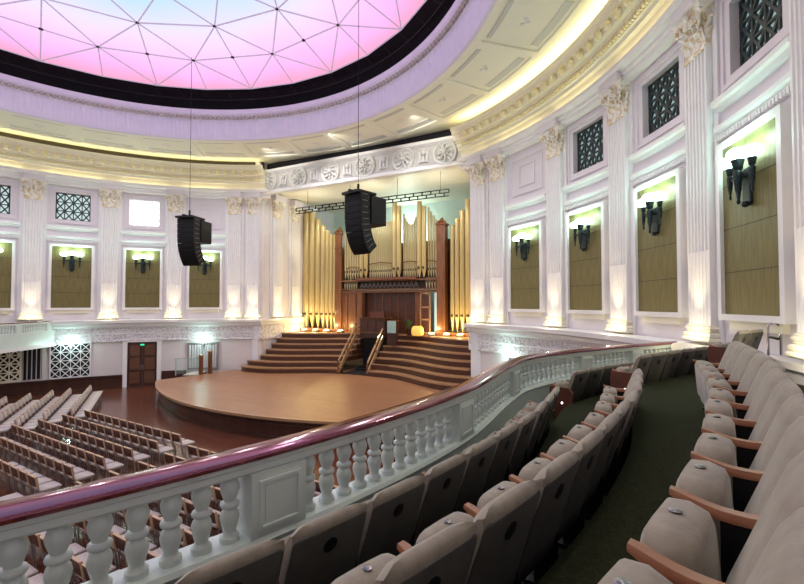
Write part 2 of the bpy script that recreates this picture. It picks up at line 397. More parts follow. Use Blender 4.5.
# flat ring ceiling with coffers
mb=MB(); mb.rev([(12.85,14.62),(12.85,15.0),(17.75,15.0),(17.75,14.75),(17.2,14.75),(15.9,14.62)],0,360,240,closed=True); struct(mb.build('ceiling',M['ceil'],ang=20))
mb=MB()
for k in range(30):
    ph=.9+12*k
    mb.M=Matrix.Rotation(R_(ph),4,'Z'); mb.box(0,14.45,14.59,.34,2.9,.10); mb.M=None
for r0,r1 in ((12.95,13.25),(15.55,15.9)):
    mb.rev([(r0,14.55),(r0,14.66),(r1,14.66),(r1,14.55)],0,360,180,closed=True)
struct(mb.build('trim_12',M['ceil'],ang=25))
mb=MB()
for k in range(30):
    ph=.9+12*k
    mb.rev([(13.36,14.60),(13.36,14.64),(13.52,14.64),(13.52,14.60)],ph+1.6,ph+10.4,8,closed=True)
    mb.rev([(15.10,14.60),(15.10,14.64),(15.40,14.64),(15.40,14.60)],ph+1.6,ph+10.4,8,closed=True)
struct(mb.build('trim_13',M['rib'],ang=25))
# dome ring entablature: fluted violet band, beads, black opening
mb=MB()
flute=lambda i,j: (-.035 if (i%4)<2 and j in (2,3) else 0)
mb.rev([(12.95,14.56),(12.84,14.60),(12.80,14.74),(12.70,15.55),(12.62,15.62),(12.62,15.70),(12.44,15.92),(12.42,16.14),(12.9,16.14)],0,360,1440,rmod=flute)
struct(mb.build('trim_14',M['violet'],ang=25))
mb=MB()
n=330
for i in range(n):
    ph=360*i/n; mb.M=Matrix.Translation(P(12.55,ph,15.74))@Matrix.Rotation(R_(ph+180),4,'Z'); mb.sphere((0,0,0),.115,6,5); mb.M=None
struct(mb.build('trim_15',M['bead']))
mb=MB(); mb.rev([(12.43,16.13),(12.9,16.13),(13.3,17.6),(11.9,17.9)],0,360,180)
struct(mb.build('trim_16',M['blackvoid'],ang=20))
mb=MB()   # dark trusses and cable trays in the gap round the dome
for k in range(60):
    ph=6*k
    p0=P(12.5,ph,16.5); p1=P(12.05,ph+2,17.05); mb.bar(p0,p1,.05,.05)
mb.rev([(12.3,16.6),(12.3,16.66),(12.36,16.66),(12.36,16.6)],0,360,120,closed=True)
struct(mb.build('trim_17',M['black']))
# proscenium chamber: side walls, back wall, ceiling
mb=MB()
for sx in (-1,1):
    mb.box(sx*7.55,18.0,7.5,.5,5.2,15.2)
    mb.box(sx*7.7,22.5,7.5,.5,6,15.2)
struct(mb.build('wall_reveal',M['wall']))
mb=MB(); mb.box(0,24.2,6.5,16,.4,13.2); struct(mb.build('wall_back',M['teal']))
mb=MB(); mb.box(0,20.1,12.98,15.2,8.6,.3); struct(mb.build('ceiling_chamber',M['cream']))
mb=MB(); mb.box(0,16.1,13.6,15.2,.8,1.1); struct(mb.build('wall_beam',M['white']))
mb=MB(); mb.box(0,16.3,14.5,15.6,.4,.7); struct(mb.build('trim_22',M['blackvoid']))  # black panel stands in for the shaded gap above the beam
mb=MB()
for sx in (-1,1):   # belt course continuing round the reveal
    mb.box(sx*7.24,17.7,3.30,.10,4.6,.86)
struct(mb.build('trim_18',M['frieze']))
mb=MB()
for sx in (-1,1):
    mb.box(sx*7.20,17.7,3.97,.2,4.7,.2); mb.box(sx*7.17,17.7,4.14,.30,4.8,.16)
struct(mb.build('trim_19',M['white']))
# dado and baseboards
mb=MB(); mb.rev([(17.3,0),(17.14,0),(17.14,.12),(17.18,.14),(17.18,.70),(17.12,.72),(17.12,.80),(17.3,.80)],52.6,100,50,closed=True); struct(mb.build('baseboard_left',M['darkwood'],ang=25))
mb=MB(); mb.rev([(17.3,0),(17.16,0),(17.16,.90),(17.3,.90)],40.6,45.4,16,closed=True); struct(mb.build('baseboard_stage',M['darkwood'],ang=25))

# ================================================================== DOME SKYLIGHT
dz=lambda r: 19.4-.01597*r*r
dome=empty('dome_skylight','glowing pink and blue shallow dome of triangular panels above the hall','skylight',(0,0,17.1))
mb=MB(); ln=MB(); nd=[]
rings=[[P(12.0,6.9+12*k,dz(12.0)) for k in range(30)]]
spec=[(10.25,6.9),(8.4,18.9),(6.6,6.9),(4.6,18.9),(2.4,6.9)]
for r,off in spec: rings.append([P(r,off+24*k,dz(r)) for k in range(15)])
off=Vector((0,0,-17.1))
segs=[]
def tri(a,b,c): mb.add([a+off,b+off,c+off],[(0,1,2)])
mids=[]
for k in range(15):
    e0,e1,e2=rings[0][2*k-1],rings[0][2*k],rings[0][(2*k+1)%30]
    c=rings[1][k]; c2=rings[1][(k+1)%15]
    tri(e0,e1,c); tri(e1,e2,c); tri(c,e2,c2)
    segs+=[(e0,e1),(e1,e2),(c,e0),(c,e1),(c,e2),(c,c2)]
    mids.append((c+c2)/2); d=rings[2][k]; segs.append((d,(c+c2)/2)); segs.append(((c+c2)/2,e2))
for q in range(1,5):
    A,B=rings[q],rings[q+1]; sh=(q%2==1)
    for k in range(15):
        a0,a1=A[k],A[(k+1)%15]
        if sh: b=B[k]; bn=B[(k+1)%15]; tri(a0,a1,b); tri(b,a1,bn); segs+=[(a0,b),(a1,b),(b,bn)]
        else: b=B[(k+1)%15]; bn=B[(k+2)%15]; tri(a0,a1,b); tri(b,a1,bn); segs+=[(a0,b),(a1,b),(b,bn)]
top=Vector((0,0,19.4))
for k in range(15): tri(rings[5][k],rings[5][(k+1)%15],top); segs.append((rings[5][k],top))
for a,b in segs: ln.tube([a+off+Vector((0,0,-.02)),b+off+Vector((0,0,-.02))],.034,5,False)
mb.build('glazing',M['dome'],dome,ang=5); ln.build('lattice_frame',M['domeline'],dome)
proto=None
for c in rings[1]+mids+rings[2]:
    if (c-Vector((0,0,0))).y<2 and c.x>-2: continue
    if proto is None:
        b=MB(); b.lathe([(.001,-.06),(.09,-.05),(.09,0),(.001,.01)],8); proto=b.build('hub_plate',M['black'],dome); proto.location=c+off; continue
    o=proto.copy(); C.objects.link(o); o.location=c+off

# ================================================================== PILASTERS
def flute_profile(w,d,n,depth):
    pts=[(-w/2,0),(-w/2,d)]
    pitch=(w-.08)/n
    for i in range(n):
        x0=-w/2+.04+pitch*i; g=pitch*.68; a=x0+(pitch-g)/2
        pts.append((a,d))
        for t in range(1,5): 
            th=PI*t/5; pts.append((a+g/2-g/2*math.cos(th), d-depth*math.sin(th)))
        pts.append((a+g,d))
    pts+=[(w/2,d),(w/2,0)]
    return pts
def leaf(mb,x,y,z,w,h,out,ax=0.0):
    """curling acanthus leaf rising from (x,y,z); ax turns it round z"""
    T=Matrix.Translation((x,y,z))@Matrix.Rotation(ax,4,'Z')
    rings=[]
    for i in range(7):
        t=i/6; zz=h*(t if t<.8 else .8+.2*(1-(t-.8)/.2*.9)); yy=out*(t**2.2); ww=w*(.55+.45*math.sin(PI*min(1,t*.85+.1)))*(1 if t<.9 else .6)
        th=.035
        rings.append([T@Vector(q) for q in ((-ww/2,yy,zz),(0,yy+.035,zz),(ww/2,yy,zz),(ww/2*.8,yy-th,zz-.01),(-ww/2*.8,yy-th,zz-.01))])
    mb.sweep(rings)
W=.87; D=.21
def pilaster_meshes():
    ms={}
    b=MB(); b.box(0,.035,4.0,1.22,.07,8.1); ms['pier']=b.mesh('pier',M['white'])
    b=MB(); b.prism(flute_profile(W,D,6,.045),2.15,6.92); b.prism(flute_profile(W,D,6,.012),.40,2.15)
    b.prism(flute_profile(W+.02,D+.012,7,.0),2.12,2.18) if False else None
    ms['shaft']=b.mesh('shaft',M['white'],20)
    b=MB()
    for z0,z1,ex in ((0,.10,.12),(.10,.22,.09),(.22,.28,.04),(.28,.36,.065),(.36,.41,.03)):
        w2=W/2+ex; d2=D+ex; bev=min(.03,(z1-z0)*.4)
        rings=[]
        for z,s in ((z0,bev),(z0+bev,0),(z1-bev,0),(z1,bev)):
            rings.append([Vector((-w2+s,0,z)),Vector((w2-s,0,z)),Vector((w2-s,d2-s,z)),Vector((-w2+s,d2-s,z))])
        b.sweep(rings)
    ms['base']=b.mesh('base',M['cream'])
    b=MB()
    rings=[]
    for z,w2,d2 in ((6.90,.47,.25),(6.98,.47,.25),(7.0,.42,.20),(7.5,.42,.20),(7.78,.52,.30),(7.84,.54,.32)):
        rings.append([Vector((-w2,0,z)),Vector((w2,0,z)),Vector((w2,d2,z)),Vector((-w2,d2,z))])
    b.sweep(rings)
    for i in range(5): leaf(b,-.36+.18*i,.19,6.99,.17,.40,.15)
    for i in range(4): leaf(b,-.29+.193*i,.19,7.1,.18,.58,.20)
    for sx in (-1,1):
        leaf(b,sx*.42,.10,6.99,.16,.40,.13,-sx*PI/2); leaf(b,sx*.42,.12,7.1,.16,.58,.17,-sx*PI/2)
    for sx in (-1,1):   # corner and inner volutes
        for (cx,cz,r) in ((sx*.45,7.70,.13),(sx*.13,7.68,.09)):
            b.tube([(cx+sx*r*(1-t/14)*math.cos(t*.75)*(1 if cx*sx>.3 else -1),.36+.02*math.sin(t),cz+r*(1-t/14)*math.sin(t*.75)) for t in range(13)],.035,6)
            b.tube([(cx*.55,.24,7.25),(cx*.8,.30,7.5),(cx,.36,cz-r)],.03,6)
        b.tube([(sx*.46,.16+.1*math.cos(t*.75)*(1-t/14),7.70+.12*(1-t/14)*math.sin(t*.75)) for t in range(13)],.035,6)
    b.sphere((0,.40,7.86),.085,8,6)
    rings=[]
    for z,s in ((7.83,.03),(7.88,0),(7.96,0),(8.0,-.03)):
        rings.append([Vector((x,y,z)) for x,y in ((-.60+s,0),(.60-s,0),(.60-s,.44-s),(.25,.36-s),(-.25,.36-s),(-.60+s,.44-s))])
    b.sweep(rings)
    b.v=[(x*.93,y*.95,z) for x,y,z in b.v]; ms['capital']=b.mesh('capital',M['gilt'])
    b=MB(); b.box(0,.235,8.22,.98,.47,.44)
    ms['impost_block']=b.mesh('impost_block',M['wall'])
    return ms
PM=pilaster_meshes()
pil_names={
 79.6:'far left fluted white pilaster beside the lattice, at the left balcony',
 67.47:'fluted white pilaster standing where the far left balcony meets the wall',
 55.21:'fluted white pilaster just left of the blown-out bright window',
 43.26:'fluted white pilaster just right of the blown-out bright window',
 30.98:'outer fluted pilaster of the pair left of the stage opening',
 26.64:'inner fluted pilaster of the pair left of the stage opening',
 -26.64:'inner fluted pilaster of the pair right of the organ pipes',
 -30.98:'outer fluted pilaster of the pair right of the organ pipes',
 -43.26:'fluted white pilaster between the two smallest gold panels on the right wall',
 -55.21:'tall fluted pilaster between second and third gold panels right of the stage',
 -67.47:'tall fluted pilaster whose warm-lit foot rises behind the far balcony seats',
 -79.6:'nearest fluted pilaster at the right wall, cropped by the picture edge'}
def pilaster(loc,rz,label,parts=('pier','shaft','base','capital','impost_block')):
    r=empty('pilaster',label,'pilaster',loc,rz,'fluted pilasters round the hall')
    for n in parts:
        o=bpy.data.objects.new(n,PM[n]); C.objects.link(o); o.parent=r
    return r
spots=[]
for ph,lab in pil_names.items():
    pilaster(P(RW,ph,4.31),R_(ph+180),lab); spots.append((P(RW-.62,ph,4.36),P(RW-.12,ph,8.5)))
for y,l in ((17.0,'front of the two pilasters on the left return wall of the stage opening'),(18.9,'back pilaster on the left return wall next to the tallest organ pipe')):
    pilaster(Vector((-7.3,y,4.31)),R_(-90),l); spots.append((Vector((-6.7,y,4.36)),Vector((-7.15,y,8.5))))
for y,l in ((17.0,'front of the two pilasters on the right return wall of the stage opening'),(18.9,'back pilaster on the right return wall behind the organ pipes')):
    pilaster(Vector((7.3,y,4.31)),R_(90),l)

# ================================================================== WALL PANELS, GRILLES, SCONCES
def tri_box(b,x0,x1,y0,y1,z0,z1): b.box((x0+x1)/2,(y0+y1)/2,(z0+z1)/2,x1-x0,y1-y0,z1-z0)
pm={}
b=MB(); hw=.95; z0,z1=-.02,3.62; o=.13
for (x0,x1,a,c) in ((-hw-o,hw+o,z0-o,z0),(-hw-o,hw+o,z1,z1+o),(-hw-o,-hw,z0,z1),(hw,hw+o,z0,z1)): tri_box(b,x0,x1,0,.24,a,c)
pm['frame']=b.mesh('frame',M['white'])
b=MB(); tri_box(b,-hw,hw,.02,.16,z0,z1); pm['panel']=b.mesh('panel',M['gold'])
b=MB()
for z in (.88,1.82,2.76): tri_box(b,-hw,hw,.155,.164,z-.008,z+.008)
pm['seam']=b.mesh('seam',mat('dark_seam',(.05,.04,.02),.6))
b=MB(); tri_box(b,-.85,.85,0,.14,z0-.32,z0-o); pm['backing']=b.mesh('backing',M['cream'])
panel_lab={85.6:'farthest left gold acoustic panel above the left balcony',73.5:'gold acoustic panel cropped by the left picture edge, over the balcony',
 61.4:'gold acoustic panel below the dark lattice grille on the far left wall',49.2:'gold acoustic panel below the blown-out bright window',
 37.1:'gold acoustic panel partly behind the left hanging loudspeaker',-37.1:'gold acoustic panel nearest the stage on the right wall, smallest there',
 -49.2:'second gold acoustic panel from the stage on the right wall',-61.4:'third gold acoustic panel from the stage on the right wall',
 -73.5:'largest gold acoustic panel, nearest on the right wall, above the chrome handrail',-85.6:'gold acoustic panel past the nearest right pilaster'}
def wall_panel(ph):
    r=empty('wall_panel',panel_lab[ph],'wall panel',P(RW,ph,5.0),R_(ph+180),'gold acoustic wall panels')
    for n in ('frame','panel','seam','backing'):
        q=bpy.data.objects.new(n,pm[n]); C.objects.link(q); q.parent=r
# sconce
sm={}
b=MB(); b.rbox(0,.03,.42,.26,.06,.75,.05); b.bar((-.38,.14,.62),(.38,.14,.62),.04,.05); b.bar((0,.02,.62),(0,.2,.62),.05,.05); b.lathe([(.001,-.02),(.05,0),(.07,.05),(.06,.1),(.001,.12)],10,(0,.08,0))
sm['bracket']=b.mesh('bracket',M['bronze'])
def torch(r,z0,z1):
    b=MB(); h=z1-z0
    b.lathe([(.012,z0),(r*.35,z0+.03),(r*.4,z0+.06),(r*.3,z0+.09),(r*.5,z0+h*.3),(r*.72,z0+h*.72),(r*.6,z0+h*.76),(r*.85,z0+h*.80),(r*1.0,z0+h*.9),(r*1.25,z1),(r*1.0,z1)],10)
    for k in range(8):
        a=2*PI*k/8; b.tube([(r*.5*math.cos(a),r*.5*math.sin(a),z0+h*.3),(r*.76*math.cos(a),r*.76*math.sin(a),z0+h*.72)],.008,4)
    return b.mesh('torch',M['bronze'])
sm['torch_big']=torch(.10,.05,.95); sm['torch']=torch(.068,.22,.88)
b=MB(); b.lathe([(.05,0),(.14,.03),(.19,.10),(.18,.17),(.11,.23),(.001,.25)],12); sm['bowl']=b.mesh('lamp_bowl',M['glow'])
sconce_lights=[]
def sconce(ph,lab):
    base=P(RW-.16,ph,7.15)
    r=empty('wall_sconce',lab,'wall lamp',base,R_(ph+180),'three-torch bronze wall sconces')
    q=bpy.data.objects.new('bracket',sm['bracket']); C.objects.link(q); q.parent=r
    for x,y,m,z in ((0,.20,'torch_big',.95),(-.38,.15,'torch',.88),(.38,.15,'torch',.88)):
        q=bpy.data.objects.new('torch',sm[m]); C.objects.link(q); q.parent=r; q.location=(x,y,0)
        w=bpy.data.objects.new('lamp_bowl',sm['bowl']); C.objects.link(w); w.parent=q; w.location=(0,0,z)
    sconce_lights.extend([P(RW-.42,ph-1.3,8.40),P(RW-.42,ph+1.3,8.40)])
scl={61.4:'bronze torch sconce on the gold panel under the dark lattice grille',49.2:'bronze torch sconce on the gold panel under the bright window',
 37.1:'bronze torch sconce beside the foot of the left loudspeaker array',73.5:'bronze torch sconce on the gold panel at the left picture edge',
 -37.1:'bronze torch sconce on the right-wall gold panel nearest the stage',-49.2:'bronze torch sconce on the second right-wall gold panel',
 -61.4:'bronze torch sconce on the third right-wall gold panel',-73.5:'largest bronze torch sconce, on the nearest gold panel'}
for ph in panel_lab: wall_panel(ph)
for ph,l in scl.items(): sconce(ph,l)
def grille_mesh(w,h,nx,nz,bw,dep,matl,frame=True):
    b=MB(); cx=w/nx; cz=h/nz
    B=lambda p,q,wd=bw: b.bar((p[0],dep/2,p[1]),(q[0],dep/2,q[1]),wd,dep,(0,1,0))
    for i in range(nx+1): B((-w/2+cx*i,0),(-w/2+cx*i,h),bw*(1.5 if i in (0,nx) else .8))
    for j in range(nz+1): B((-w/2,cz*j),(w/2,cz*j),bw*(1.5 if j in (0,nz) else .8))
    for i in range(nx):
        for j in range(nz):
            x0=-w/2+cx*i; zz=cz*j
            B((x0,zz),(x0+cx,zz+cz)); B((x0+cx,zz),(x0,zz+cz))
    for i in range(nx+1):
        for j in range(nz+1): b.box(max(-w/2+bw*.8,min(w/2-bw*.8,-w/2+cx*i)),dep/2,max(bw*.8,min(h-bw*.8,cz*j)),bw*2.0,dep+.012,bw*2.0)
    return b.mesh('lattice',matl)
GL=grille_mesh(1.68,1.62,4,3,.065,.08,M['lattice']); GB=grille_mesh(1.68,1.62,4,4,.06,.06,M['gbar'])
bk=MB(); tri_box(bk,-.84,.84,.0,.015,0,1.62); 
BKm={k:bk.mesh('backing',M[k]) for k in ('gtile','gdim','gbright')}
def grille(ph,lab,lat,back):
    r=empty('lattice_grille',lab,'grille',P(RW+.26,ph,10.24),R_(ph+180),'lattice grilles high on the wall')
    for n,me in (('lattice',lat),('backing',BKm[back])):
        q=bpy.data.objects.new(n,me); C.objects.link(q); q.parent=r
for ph,l,a,k in ((85.6,'dark lattice grille far left beyond the picture edge',GL,'gtile'),(73.5,'dark lattice grille cut by the left picture edge',GL,'gtile'),(61.4,'dark lattice grille with pale light behind on the far left wall',GL,'gtile'),
    (49.2,'grille washed out by bright white light on the far wall',GB,'gbright'),(-49.2,'smallest dark lattice grille on the right wall, nearest the stage',GL,'gdim'),
    (-61.4,'middle dark lattice grille between two right-wall pilasters',GL,'gdim'),(-73.5,'largest dark lattice grille at the top right, above nearest gold panel',GL,'gdim'),(-85.6,'dark lattice grille past the nearest right pilaster',GL,'gdim')):
    grille(ph,l,a,k)

# lower wall: window grille, doors, curtained window, wash lights
def lower_frame(ph,hw,z0,z1,w,d,name,matl):
    b=MB()
    for (x0,x1,a,c) in ((-hw-w,hw+w,z1,z1+w),(-hw-w,-hw,z0,z1),(hw,hw+w,z0,z1)): tri_box(b,x0,x1,-.02,d,a,c)
    return b.build(name,matl,None,loc=P(17.3,ph,0),rz=R_(ph+180))
GLW=grille_mesh(1.9,2.0,4,4,.042,.04,M['white'])
r=empty('window_screen','white lattice screen over a dark window low on the far left wall','window screen',P(17.28,61.3,.85),R_(61.3+180))
q=bpy.data.objects.new('lattice',GLW); C.objects.link(q); q.parent=r; q.location=(0,.03,0)
b=MB(); tri_box(b,-.95,.95,0,.02,0,2.0); b.build('dark_backing',M['blackvoid'],r)
r=empty('window_screen','yellow-lit lattice screen under the far left balcony','window screen',P(17.28,71.9,.9),R_(71.9+180))
q=bpy.data.objects.new('lattice',grille_mesh(1.9,1.9,4,4,.07,.05,M['cream'])); C.objects.link(q); q.parent=r; q.location=(0,.03,0)
b=MB(); tri_box(b,-.95,.95,0,.02,0,1.9); b.build('dark_backing',M['blackvoid'],r)
r=empty('slatted_door','dark slatted screen beside the yellow-lit lattice under the left balcony','screen',P(17.28,67.0,.9),R_(67.0+180))
b=MB(); tri_box(b,-.4,.4,0,.03,0,1.9); b.build('dark_backing',M['blackvoid'],r)
b=MB(); [tri_box(b,-.38+.2*i,-.33+.2*i,.03,.08,0,1.9) for i in range(5)]; b.build('slat_panel',M['curtain'],r)
# double door
lower_frame(49.1,.82,0,2.8,.24,.14,'trim_20',M['white'])['kind']='structure'
b=MB()
for sx in (-1,1):
    tri_box(b,sx*.41-.40,sx*.41+.40,.0,.06,0,2.78)
dr=b.build('door_1',M['darkwood'],None,loc=P(17.3,49.1,0),rz=R_(49.1+180)); struct(dr)
b=MB()
for sx in (-1,1):
    for za,zb in ((.2,.9),(1.05,1.8),(1.95,2.6)): tri_box(b,sx*.41-.28,sx*.41+.28,.055,.085,za,zb)
b.build('door_panel',mat('door_panel_wood',(.13,.055,.028),.4,nscale=3,stretch=(.3,1,6),col2=(.09,.036,.018)),dr)
b=MB(); [b.tube([(sx*.06,.10,1.0),(sx*.06,.14,1.05),(sx*.06,.14,1.3),(sx*.06,.10,1.35)],.015,6) for sx in (-1,1)]; b.build('door_handle',M['steel'],dr)
ex=empty('exit_light','small green exit light above the dark double door','sign',P(17.25,49.1,2.62),R_(49.1+180)); b=MB(); b.box(0,.03,0,.26,.06,.12); b.build('light_box',M['black'],ex); b=MB(); b.box(0,.065,0,.22,.012,.09); b.build('green_face',M['green_lamp'],ex)
# curtained window behind the stage edge
r=empty('curtained_window','grey curtained window on the wall behind the left end of the stage','window',P(17.3,37.3,.98),R_(37.3+180))
b=MB()
pts=[]
for i in range(60): 
    x=-.86+1.72*i/59; pts.append((x,.04+.03*math.sin(i*1.1)))
b.prism(pts+[(.86,-.01),(-.86,-.01)],.05,1.6); b.build('curtain',M['curtain'],r)
b=MB()
for (x0,x1,a,c) in ((-.95,.95,1.6,1.7),(-.95,-.86,.0,1.6),(.86,.95,0,1.6),(-.95,.95,-.05,.05)): tri_box(b,x0,x1,-.02,.12,a,c)
b.build('window_frame',M['steel'],r)
wl=[]
def washlight(ph,lab,z=2.62):
    r=empty('wash_light',lab,'wall lamp',P(17.24,ph,z),R_(ph+180),'small uplights below the carved frieze')
    b=MB(); b.rbox(0,.08,0,.14,.16,.22,.03); b.build('housing',M['steel'],r)
    b=MB(); b.lathe([(.05,.111),(.05,.122)],10,(0,.08,0)); b.build('lens',M['glow'],r)
    wl.append(P(16.85,ph,z+.22))
washlight(61.3,'small teal uplight above the white lattice window screen'); washlight(37.3,'small teal uplight above the curtained window')
washlight(-33.5,'teal uplight on the right wall, seen past the curving handrail'); washlight(69.5,'teal uplight under the far left balcony')

# ================================================================== PROSCENIUM FRIEZE
fr=empty('frieze_beam','white carved beam with round medallions spanning the stage opening','frieze',(0,15.55,12.5))
b=MB(); b.prismx([(0.06,0),(-.06,.02),(-.06,.12),(0,.15),(0,.22),(.12,.30),(.12,1.28),(.02,1.34),(-.10,1.44),(-.10,1.60),(.3,1.62),(.3,0)],-7.5,7.5); b.build('beam',M['white'],fr)
mm=MB()
ringp=[(.56*math.cos(2*PI*k/28),0,.56*math.sin(2*PI*k/28)) for k in range(29)]
mm.tube(ringp,.06,6); mm.tube([(p[0]*.8,.0,p[2]*.8) for p in ringp],.03,5)
for k in range(8):
    a=2*PI*k/8
    mm.tube([(.10*math.cos(a),-.03,.10*math.sin(a)),(.25*math.cos(a+.25),-.08,.25*math.sin(a+.25)),(.36*math.cos(a+.1),-.05,.36*math.sin(a+.1)),(.40*math.cos(a-.15),-.02,.40*math.sin(a-.15))],.045,6)
mm.sphere((0,-.05,0),.12,8,6)
mm.lathe([(.55,.0),(.55,.04)],20,(0,0,0),axis='y')
MED=mm.mesh('medallion',mat('medallion_plaster',(.80,.80,.78),.5,nscale=6,col2=(.66,.66,.64)))
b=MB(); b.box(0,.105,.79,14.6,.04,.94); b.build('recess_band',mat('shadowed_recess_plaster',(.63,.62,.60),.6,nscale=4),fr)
for k in range(6):
    q=bpy.data.objects.new('medallion',MED); C.objects.link(q); q.parent=fr; q.location=(-6.65+2.5*k,.04,.80); q.scale=(1.12,1.5,1.12)
bb=MB()
for s in (-.45,0,.45): bb.box(s*.5,.06,.80,.1,.1,.7 if s==0 else .5)
bb.tube([(-.3,.02,.45),(0,-.02,.55),(.3,.02,.45)],.04,6); bb.sphere((0,.02,.95),.14,8,6)
BR=bb.mesh('carved_bracket',M['white'])
for k in range(5):
    q=bpy.data.objects.new('carved_bracket',BR); C.objects.link(q); q.parent=fr; q.location=(-5.4+2.5*k,0,0)
for sx,l in ((-1,'left'),(1,'right')):
    b=MB(); b.tube([(.22*(1-t/16)*math.cos(t*.7),0,.22*(1-t/16)*math.sin(t*.7)+.8) for t in range(14)],.07,6); q=b.build('end_scroll',M['bead'] if sx>0 else M['white'],fr); q.location=(sx*7.35,.05,0)

# lighting truss
tr=empty('lighting_truss','black ladder lighting truss hung across the organ chamber','truss',(0,17.1,11.36))
b=MB()
for z in (0,.19,.38): b.bar((-5.6,0,z),(5.5,0,z),.06,.05)
b.build('chord_frame',M['black'],tr)
b=MB()
for i in range(41):
    x=-5.6+.2775*i; zz=(0,.19) if i%2 else (.19,.38); b.bar((x,0,zz[0]),(x,0,zz[1]),.06,.06,(0,1,0))
b.build('lattice_web',M['black'],tr)
for x in (-4.6,-1.2,2.2,5.0):
    b=MB(); b.tube([(x,0,.38),(x,0,1.48)],.015,5); b.build('hanger',M['black'],tr)

# ================================================================== STAGE
def arc_y(x): return 21.9-math.sqrt(15.3**2-x*x)
st=empty('stage','polished timber stage platform with curved front and dark panelled apron','stage',(0,0,0))
xs=[-9.55+19.1*i/60 for i in range(61)]
front=[(x,arc_y(x)) for x in xs]
outline=front+[(9.15,12.6),(8.9,14.75),(7.1,15.5),(7.1,24),(-7.1,24),(-7.1,15.5),(-8.9,14.75),(-9.15,12.6)]
b=MB(); b.prism(outline,.78,.85); b.build('stage_floor',M['stage'],st,ang=20)
def off_front(d): 
    out=[]
    for x,y in front:
        v=Vector((x,y-21.9)); v.normalize(); out.append((x-v.x*d,y-v.y*d))
    return out
def band(b,d0,d1,z0,z1):
    A=off_front(d0); B_=off_front(d1)
    b.sweep([[Vector((A[i][0],A[i][1],z0)),Vector((A[i][0],A[i][1],z1)),Vector((B_[i][0],B_[i][1],z1)),Vector((B_[i][0],B_[i][1],z0))] for i in range(len(A))])
b=MB(); band(b,.15,.35,0,.78); band(b,.09,.2,.52,.58); band(b,.05,.2,0,.12)
for sx in (-1,1):
    b.bar((sx*9.75,10.4,.39),(sx*9.25,12.5,.39),.12,.78); b.bar((sx*9.25,12.5,.39),(sx*8.9,14.6,.39),.12,.78)
b.build('apron',M['darkwood'],st,ang=20)
b=MB(); band(b,-.03,.10,.76,.862); b.build('nosing',M['nosing'],st,ang=20)

# choir steps: two flights of seven curved tiers
def step_y(k,x):
    a=abs(x); t=max(0,min(1,(a-1.4)/5.2))
    y=14.55+2.0*(.5+.5*math.cos(PI*t))+.50*(k-1)
    if a>7.6: y+=.9*((a-7.6)/1.0)**2
    return y
RISE=.335
for side,x0,x1,lab in ((-1,-1.62,-8.55,'left flight of seven curved timber choir steps rising to the organ'),(1,.42,8.55,'right flight of seven curved timber choir steps rising to the organ')):
    r=empty('choir_steps',lab,'steps',(side*4,16,.85))
    for k in range(1,8):
        xe=x1 if k<=2 else side*7.18
        if k==2: xe=side*8.1
        n=28; pts=[]
        for i in range(n+1):
            x=x0+(xe-x0)*i/n; pts.append((x,step_y(k,x)))
        zt=.85+RISE*k; zb=.85+RISE*(k-1)
        def strip(b,d0,d1,za,zc):
            b.sweep([[Vector((x,y+d0,za)),Vector((x,y+d0,zc)),Vector((x,y+d1,zc)),Vector((x,y+d1,za))] for x,y in pts])
        yb=20.6 if k>2 else 17.0
        b=MB(); b.mi=0
        back=15.35 if k<=2 else yb
        rings=[]
        for x,y in pts:
            ye=yb if abs(x)<7.18 else max(15.2,y+.15)
            rings.append([Vector((x,y,zb)),Vector((x,y,zt-.03)),Vector((x,ye,zt-.03)),Vector((x,ye,zb))])
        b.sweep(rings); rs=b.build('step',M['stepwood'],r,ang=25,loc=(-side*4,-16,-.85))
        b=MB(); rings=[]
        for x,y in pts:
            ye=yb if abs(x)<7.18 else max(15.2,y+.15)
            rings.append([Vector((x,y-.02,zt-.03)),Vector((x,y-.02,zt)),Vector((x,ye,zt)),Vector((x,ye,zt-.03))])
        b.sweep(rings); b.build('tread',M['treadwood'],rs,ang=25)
        b=MB(); strip(b,-.035,.16,zt-.075,zt+.006); b.build('edge_strip',M['nosing'],rs,ang=25)  # pale timber strip made deeper, standing in for bright light on the treads
# stairwell between the flights
sw=empty('stairwell','dark stair opening between the two flights beneath the organ console','stairwell',(-.6,18.5,.85))
b=MB(); b.box(0,.9,1.05,2.0,.1,2.1); b.box(.0,-.75,.012,1.9,2.2,.024); b.build('dark_recess',M['blackvoid'],sw)  # black back and floor stand in for the unlit depth of the stairwell
for i in range(2):
    b=MB(); b.box(0,-.1+.45*i,.06+.1*i,1.9,.45,.12+.02*i); b.build('stair',M['blackvoid'],sw)
for x,yy,lab in ((-1.62,16.45,'sloping timber handrail on the left of the dark stairwell'),(.42,16.6,'sloping timber handrail on the right of the dark stairwell')):
    r=empty('stair_handrail',lab,'handrail',(x,yy,.85))
    dy,dzz=2.0,2.3
    b=MB(); b.bar((0,0,.75),(0,dy,dzz+.55),.09,.09); b.build('top_rail',M['nosing'],r)
    b=MB(); b.bar((0,0,.12),(0,dy,dzz),.07,.22); b.build('stringer',M['nosing'],r)
    for t in (0,.5,1):
        b=MB(); b.box(0,dy*t,.1+(dzz+.02)*t+.33,.07,.07,.70 if t else .86); b.build('post',M['organwood'],r)

